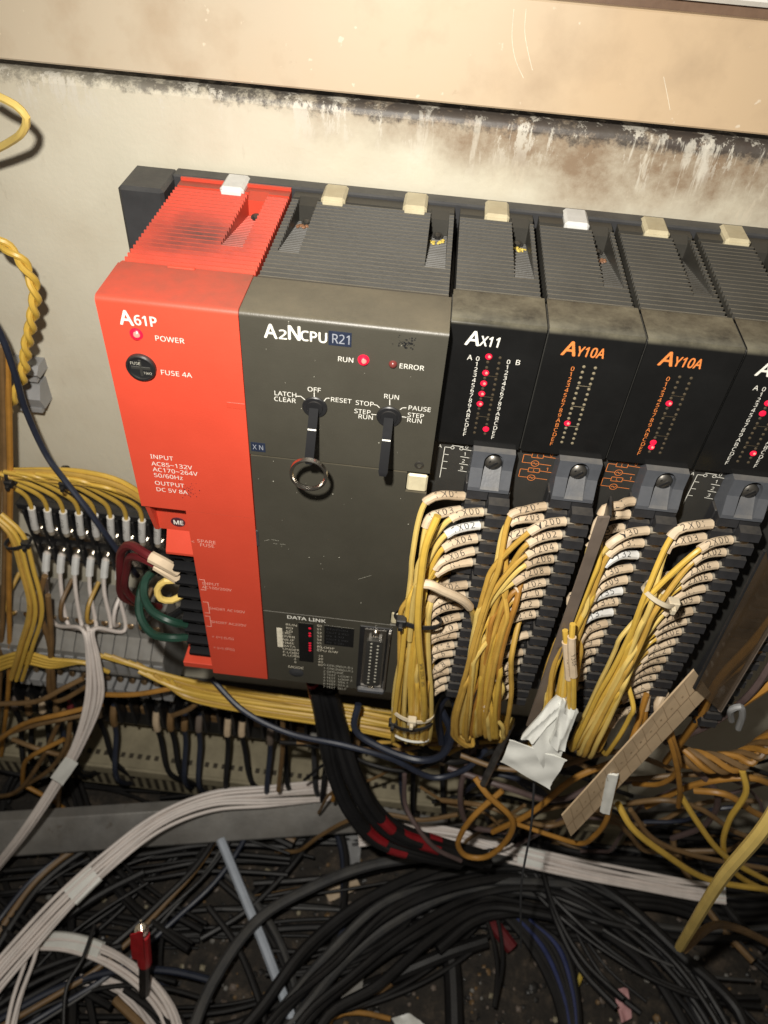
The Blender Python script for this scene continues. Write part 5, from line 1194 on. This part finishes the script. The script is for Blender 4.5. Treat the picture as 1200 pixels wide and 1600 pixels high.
# cream slotted duct
t = root('wiring_duct', (0, 12, -350), 'cream slotted wiring duct behind the wires under the processor module', 'duct')
b = MB(); b.box(-320, 380, -34, 11.8, -362, -318, 1); part(b, 'duct_body', 'duct_plastic', t)
b = MB(); b.box(-320, 380, -37, -33.5, -330, -316.5, .8); part(b, 'lid_edge', 'duct_plastic', t)
s0_ = None
for k in range(80):
    x = -310 + k * 8.4
    if s0_ is None: b = MB(); b.box(x, x + 4, -34.4, -33.6, -358, -334); s0_ = part(b, 'slot', 'duct_slot', t); b = MB(); b.box(x, x + 4.2, -24, -19, -318.2, -317.6); s1_ = part(b, 'slot', 'duct_slot', t)
    else: inst(s0_, 'slot', t, (8.4 * k, 0, 0)); inst(s1_, 'slot', t, (8.4 * k, 0, 0))
# steel bar lying across
BZt = -330
e0, e1 = at(-60, 1272, z=BZt), at(900, 1212, z=BZt)
ax = (e1 - e0).normalized(); per = Vector((-ax.y, ax.x, 0)); per = per if per.y < 0 else -per
b = MB(); sec = [(0, 0), (9, 0), (11, -1), (33, -22), (33, -25), (10, -4), (0, -4)]
vs = [e + per * u + Vector((0, 0, v)) for e in (e0, e1 + ax * 300) for u, v in sec]; n = len(sec)
b.add(vs, [(i, (i + 1) % n, n + (i + 1) % n, n + i) for i in range(n)] + [tuple(range(n))[::-1], tuple(range(n, 2 * n))])
thing(b, 'steel_bar', 'dull_steel', 'dull grey folded steel bar crossing below the terminals', 'bar', origin=e0, smooth=20)
# brown wires hanging at the lower left
lst = [((-20, 1170, -60), (40, 1130, -66), (100, 1115, -68), (160, 1100, -60)), ((-20, 1160, -56), (30, 1140, -64), (90, 1125, -66), (130, 1118, -60), (150, 1120, -50)), ((20, 1155, -58), (60, 1170, -64), (110, 1180, -60), (140, 1150, -52)), ((35, 1230, -60), (40, 1190, -66), (60, 1175, -68), (100, 1155, -60)),
       ((35, 1230, -62), (80, 1200, -66), (105, 1160, -62), (110, 1120, -54)), ((-20, 1245, -58), (20, 1240, -64), (60, 1195, -64), (100, 1110, -54)), ((35, 1225, -60), (80, 1250, -64), (130, 1285, -62)), ((85, 1370, -84), (90, 1300, -78), (92, 1240, -70), (110, 1150, -58)),
       ((75, 930, -44), (80, 1000, -48), (78, 1080, -48), (90, 1095, -46), (140, 1070, -42)), ((150, 1085, -50), (210, 1085, -54), (270, 1075, -52), (310, 1065, -44)), ((70, 900, -44), (60, 950, -46), (76, 1000, -48), (85, 1090, -46)), ((270, 1118, -48), (300, 1105, -52), (325, 1078, -48)),
       ((530, 1130, -56), (528, 1200, -62), (520, 1250, -60)), ((440, 1090, -52), (442, 1160, -58), (435, 1235, -60)), ((0, 1100, -56), (60, 1095, -60), (100, 1075, -56), (130, 1060, -50))]
for k, pp in enumerate(lst): plain_wire(AY(*pp), 2.1, ['amber_wire', 'brown_wire', 'brown_wire'][k % 3], 'brown wire in the tangle left of and below the grey terminals', 'wire', 'brown wires at the lower left')

# ------------------------------------------------------------------ black trunk with red tape under the processor
trunk = [((496, 1075, -70), (505, 1120, -76), (520, 1200, -90), (545, 1260, -100), (590, 1310, -106), (650, 1330, -106), (720, 1345, -100)), ((515, 1075, -68), (530, 1130, -74), (550, 1200, -90), (580, 1260, -102), (620, 1300, -106), (680, 1322, -104), (760, 1345, -98))]
for k in range(9):
    base = trunk[k % 2]; o_ = Vector((random.uniform(-4, 4), random.uniform(-5, 5), random.uniform(-3, 3)))
    p = cr([q + o_ for q in AY(*base)], 5); t = root('cable', p[0], 'black cable in the red-taped trunk leaving under the processor module', 'cable', 'black trunk cables with red tape')
    b = MB(); b.tube(p, 4.2, 9); part(b, 'sheath', 'black_cable', t); L = arclen(p)[-1]
    for s_ in (random.uniform(.42, .52), random.uniform(.58, .78)):
        if random.random() < .55: b = MB(); b.tube(cut(p, L * s_, L * s_ + random.uniform(12, 30)), 4.5, 10); part(b, 'red_tape', 'red_tape', t)
    if k == 0: b = MB(); b.tube(cut(p, 0, 14), 4.8, 10); part(b, 'red_tape', 'red_tape', t)

# ------------------------------------------------------------------ white ribbon bundles on the floor
def ribbon(ctrl, n, r, spread, label, bands, name='white_wire_bundle'):
    c = cr(ctrl, 6); t = root(name, c[0], label, 'wire bundle'); sd = []
    for i in range(len(c)):
        T = (c[min(i + 1, len(c) - 1)] - c[max(0, i - 1)]).normalized(); s_ = T.cross(Vector((0, -.45, .9))).normalized(); sd.append((s_, s_.cross(T)))
    for k in range(n):
        ph = random.uniform(0, 6); ly = (k % 3) * r * 1.1
        pts = [q + s_ * ((k - (n - 1) / 2) * spread + 1.1 * r * math.sin(i * .13 + ph)) + f_ * (ly + .3 * r * math.sin(i * .2 + ph)) for i, (q, (s_, f_)) in enumerate(zip(c, sd))]
        b = MB(); b.tube(pts, r, 8); part(b, 'wire', 'white_wire', t)
    L = arclen(c)
    for (f0, f1) in bands:
        i0, i1 = int(len(c) * f0), max(int(len(c) * f1), int(len(c) * f0) + 2); b = MB(); vs = []; fs = []
        for i in range(i0, i1 + 1):
            i_ = min(i, len(c) - 1); s_, f_ = sd[i_]; hw = spread * n / 2 + r * .4
            for a in range(16): an = a * math.pi / 8; vs.append(c[i_] + s_ * (hw * max(-1, min(1, 1.25 * math.cos(an)))) + f_ * (r * .65 + 2.1 * r * max(-1, min(1, 1.3 * math.sin(an)))))
        m_ = i1 - i0 + 1
        for i in range(m_ - 1):
            for a in range(16): l = (a + 1) % 16; fs.append((i * 16 + a, i * 16 + l, (i + 1) * 16 + l, (i + 1) * 16 + a))
        b.add(vs, fs); part(b, 'tape_band', 'white_tape', t, 50)
    return t
ribbon(AZ((520, 1236, -318), (420, 1243, -308), (330, 1250, -304), (250, 1282, -302), (170, 1345, -304), (100, 1412, -310), (30, 1490, -318), (-30, 1560, -322)), 9, 1.7, 1.9, 'broad white wire bundle sweeping over the steel bar to the lower left', [(.66, .74)])
ribbon(AZ((62, 1455, -322), (50, 1500, -328), (28, 1560, -335), (10, 1640, -340)), 3, 1.7, 3.6, 'white wires splitting from the broad bundle down the left', [])
ribbon(AZ((60, 1468, -345), (110, 1470, -344), (170, 1490, -346), (225, 1530, -350), (262, 1580, -354), (280, 1640, -358)), 6, 1.7, 2.0, 'white wire loop arching at the lower left, its start wrapped in tape', [(.05, .33)])
ribbon(AZ((-10, 1620, -362), (30, 1575, -362), (100, 1535, -362), (160, 1532, -362), (210, 1560, -364), (245, 1610, -366)), 5, 1.7, 2.0, 'smaller white wire loop in the bottom left corner', [])
ribbon(AZ((560, 1310, -350), (640, 1300, -345), (720, 1310, -340), (800, 1332, -336), (900, 1358, -334), (1000, 1378, -334), (1085, 1392, -336), (1130, 1396, -338)), 9, 1.7, 1.8, 'straight white wire bundle lying across the floor towards the right', [(.46, .52), (.95, 1.0)])

# ------------------------------------------------------------------ heavy black cables on the floor
FZ = -400
def floor_cable(pp, r, m, label, group, cat='cable'):
    return plain_wire([at(x, y, z=z) for x, y, z in pp], r, m, label, cat, group, 'cable', 10, 8)
coil = 'thick black cable of the coil arching across the floor'
rr_ = random.Random(11)
for k in range(11):
    d = k * 15 + rr_.uniform(-5, 5); zz = -350 - 5 * (k % 3) - (k // 3) * 5; j = lambda a=11: rr_.uniform(-a, a)
    pts = [(330 + d * 1.0 + j(), 1660, zz), (395 + d * .95 + j(), 1580 + d * .05, zz), (480 + d * .8 + j(), 1480 + d * .42 + j(), zz + j(5)), (590 + d * .55 + j(), 1400 + d * .5 + j(), zz + j(5)), (720 + d * .2 + j(), 1355 + d * .5 + j(), zz + j(5)), (850 - d * .05, 1352 + d * .5 + j(), zz + j(4)), (960 - d * .15, 1395 + d * .45 + j(), zz + j(4)), (1060 - d * .3, 1475 + d * .35 + j(14), zz), (1140 - d * .45 + j(14), 1580 + d * .2, zz), (1175 - d * .5, 1660, zz)]
    if k > 6: pts = pts[:7] if k % 2 else pts[3:]
    floor_cable(pts, [5.2, 3.6, 4.4, 3.0, 4.8][k % 5], ['black_cable', 'black_cable', 'grey_cable'][k % 3] if k < 6 else 'black_cable', ORD[k] + ' black cable of the floor coil, counted inward from its outer edge', 'coil of thick black cables')
floor_cable(((290, 1640, -350), (330, 1540, -346), (400, 1440, -342), (480, 1390, -340), (580, 1352, -338), (700, 1338, -338), (800, 1345, -340)), 5.0, 'grey_cable', 'dusty grey cable forming the outer edge of the coil', None)
for k in range(7):
    floor_cable(((780 + 9 * k, 1420 + 4 * k, -378), (830 + 8 * k, 1480, -376), (870 + 5 * k, 1560, -374), (890 + 2 * k, 1660, -372)), 4.2, 'blue_cable' if k in (2, 5) else 'black_cable', 'dark cable fanning down to the bottom edge right of centre', 'dark cables fanning to the bottom edge')
floor_cable(((690, 1430, -386), (705, 1500, -388), (712, 1660, -390)), 8.5, 'black_cable', 'thick upright black cable on the bare floor near the bottom', None)
floor_cable(((760, 1470, -380), (700, 1490, -382), (640, 1515, -386), (570, 1545, -390)), 6.5, 'black_cable', 'short thick black cable end lying on the debris', None)
b = MB(); b.tube([at(606, 1530, z=-384), at(586, 1553, z=-388)], lambda u: 7.2 - 3 * u, 10); thing(b, 'cable_end', 'brown_wire', 'frayed brown end of the short thick cable', 'cable end')
floor_cable(((768, 1440, -378), (785, 1462, -376), (800, 1482, -378)), 6.5, 'maroon_wire', 'dull red taped cable end in the middle of the coil', None)
# dark tangle under and around the bar
rt = random.Random(21); tl = 'thin dark cable in the tangle on the cabinet floor'
for g in range(84):                         # runs of a few cables each, sweeping side by side over the floor
    x, y = (rt.uniform(-60, 560) if g % 3 else rt.uniform(900, 1240)), rt.uniform(1290, 1640)
    z = -395 + 42 * g / 84; a = rt.choice((0, math.pi)) + rt.uniform(-.9, .9); p = at(x, y, z=z); bend = rt.choice((-1, 1)) * rt.uniform(.03, .26); spine = [p]
    for i in range(rt.randint(9, 15)):
        a += bend + rt.uniform(-.12, .12); p = p + Vector((math.cos(a) * 44, math.sin(a) * 36, rt.uniform(-1.5, 1.5))); p.z = max(-396, min(-352, p.z)); p.y = min(p.y, -18); spine.append(p)
    n_ = rt.choice((1, 2, 3, 4, 4, 5))
    if sum(1 for q in spine if 600 < pj(q)[0] < 960 and pj(q)[1] > 1450) > 2: continue
    where_ = 'just below the steel bar' if y < 1390 and x < 620 else 'at the lower left' if x < 300 else 'left of the cable coil' if x < 620 else 'below the straight white bundle' if y < 1440 else 'at the lower right'
    for k in range(n_):
        r = rt.choice((1.5, 2.0, 2.4, 3.0, 3.6)); ph = rt.uniform(0, 6); off = (k - (n_ - 1) / 2) * 6.0; pts = []
        for i, q in enumerate(spine):
            T = (spine[min(i + 1, len(spine) - 1)] - spine[max(0, i - 1)]).normalized(); sd_ = Vector((-T.y, T.x, 0))
            pts.append(q + sd_ * (off + 5 * math.sin(i * .55 + ph)) + Vector((0, 0, 2.2 * math.sin(i * .7 + ph * 2))))
        b = MB(); b.tube(cr(pts, 7), r, 8); cm = rt.choice(['black_cable'] * 16 + ['grey_cable', 'grey_cable', 'navy_wire', 'brown_wire'])
        thing(b, 'cable', cm, 'thin %s cable in the tangle on the floor %s' % ({'black_cable': 'black', 'grey_cable': 'grey', 'navy_wire': 'dark blue', 'brown_wire': 'brown'}[cm], where_), 'cable', 'thin dark cables on the floor', origin=pts[0])
for k in range(9):
    y0 = 1325 + 9 * k
    floor_cable(((830, y0 - 8, -372), (930, y0 + 12, -366), (1040, y0 + 22, -364), (1150, y0 + 30 + 3 * k, -366), (1260, y0 + 36, -370)), 3.6, 'black_cable', 'black cable running under the straight white bundle to the right edge', 'black cables under the white bundle')
# pale stick
b = MB(); q0, q1 = at(345, 1312, z=-352), at(475, 1640, z=-366); b.tube([q0, q0.lerp(q1, .5) + Vector((1.5, 0, 0)), q1], 4.4, 8); thing(b, 'plastic_strip', 'pale_stick', 'pale blue-white strip lying down the floor left of the coil', 'strip', origin=q0)
# upright coax plugs with tape
t = root('taped_plug', at(226, 1620, z=-330), 'black cable ending in red tape and a steel pin at the lower left', 'plug')
q0, q1, q2, q3 = at(226, 1650, y=-228), at(226, 1500, y=-205), at(222, 1460, y=-200), at(232, 1440, y=-198)
b = MB(); b.tube(cr([q0, q1], 6), 4.6, 10); part(b, 'cable', 'black_cable', t)
b = MB(); b.tube([q1 + (q0 - q1) * .02, q2], 5.6, 10); b.add(*sheet([at(202, 1462, y=-207), at(222, 1458, y=-207), at(226, 1506, y=-210), at(206, 1500, y=-210)], 1.0, 5, 6, .8, 4)); part(b, 'red_tape', 'bright_red_tape', t)
b = MB(); d = (q2 - q1).normalized(); b.lathe(q2, d, [(0, 4.4), (5, 4.4), (5.2, 5.2), (8, 5.2), (8.2, 3.4), (12, 3.0)], 12); pg = part(b, 'plug_body', 'nickel', t)
b = MB(); b.cyl(q2 + d * 12, q2 + d * 24, .7, n=8); part(b, 'pin', 'nickel', pg)
t = root('coax_plug', at(158, 1600, z=-350), 'small steel plug pointing up at the bottom left', 'plug'); q = at(158, 1600, y=-215); b = MB(); b.lathe(q, d, [(-8, 4), (0, 4), (.2, 5), (6, 5), (6.2, 3), (9, 3)], 12); pg = part(b, 'plug_body', 'nickel', t); b = MB(); b.cyl(q + d * 9, q + d * 17, .6, n=8); part(b, 'pin', 'nickel', pg)
plain_wire(AZ((148, 1445, -320), (128, 1500, -318), (105, 1540, -320), (98, 1640, -326)), 1.6, 'black_cable', 'thin black tie wire over the white loops at the lower left')
# debris
b = MB(); rd = random.Random(5)
for k in range(1300):
    p = at(rd.uniform(-20, 1220), rd.uniform(1330, 1640), z=-399); r = abs(rd.gauss(0, 1.5)) + .6
    b.mi = rd.choice([0, 0, 1, 1, 1, 1, 4, 4, 4, 2, 3]); b.lathe(p, (rd.uniform(-.6, .6), rd.uniform(-.6, .6), 1), [(-.4, r * .8), (r * .25, r), (r * .5, r * .6), (r * .6, .1)], rd.choice([4, 5, 6]))
o = thing(b, 'floor_debris', ['brown_wire', 'cover_edge', 'duct_plastic', 'grey_terminal', 'black_plastic'], 'chips of dirt and scraps strewn over the cabinet floor', 'debris', smooth=0); o['kind'] = 'stuff'
def scrap(cs, m, label, seed, name='scrap', cat='scrap'): b = MB(); b.add(*sheet([at(x, y, z=-388) for x, y in cs], 1.2, 6, 6, 3, seed)); thing(b, name, m, label, cat, smooth=50)
scrap(((960, 1545), (982, 1542), (988, 1590), (972, 1598)), 'pink_scrap', 'pink scrap of plastic on the floor near the bottom right', 1)
scrap(((612, 1590), (640, 1582), (665, 1600), (630, 1625)), 'white_tape', 'white paper scrap at the bottom edge', 2)
scrap(((893, 1560), (900, 1555), (912, 1520), (905, 1516)), 'yellow_crumb', 'small yellow plastic sliver on the floor', 6)
scrap(((505, 1390), (555, 1368), (565, 1385), (515, 1408)), 'sleeve_tan', 'tan torn lump behind the coil', 7)
scrap(((538, 1305), (566, 1302), (562, 1345), (546, 1350)), 'grey_clip', 'grey torn tape end hanging below the steel bar', 8)
scrap(((530, 1530), (570, 1520), (560, 1580), (535, 1570)), 'grey_terminal', 'flat grey chip on the debris at the bottom', 12)
floor_cable(((500, 1630, -392), (520, 1590, -390), (560, 1582, -388), (610, 1592, -388)), 2.2, 'amber_wire', 'amber wire curling at the bottom edge near the white scrap', None, 'wire')
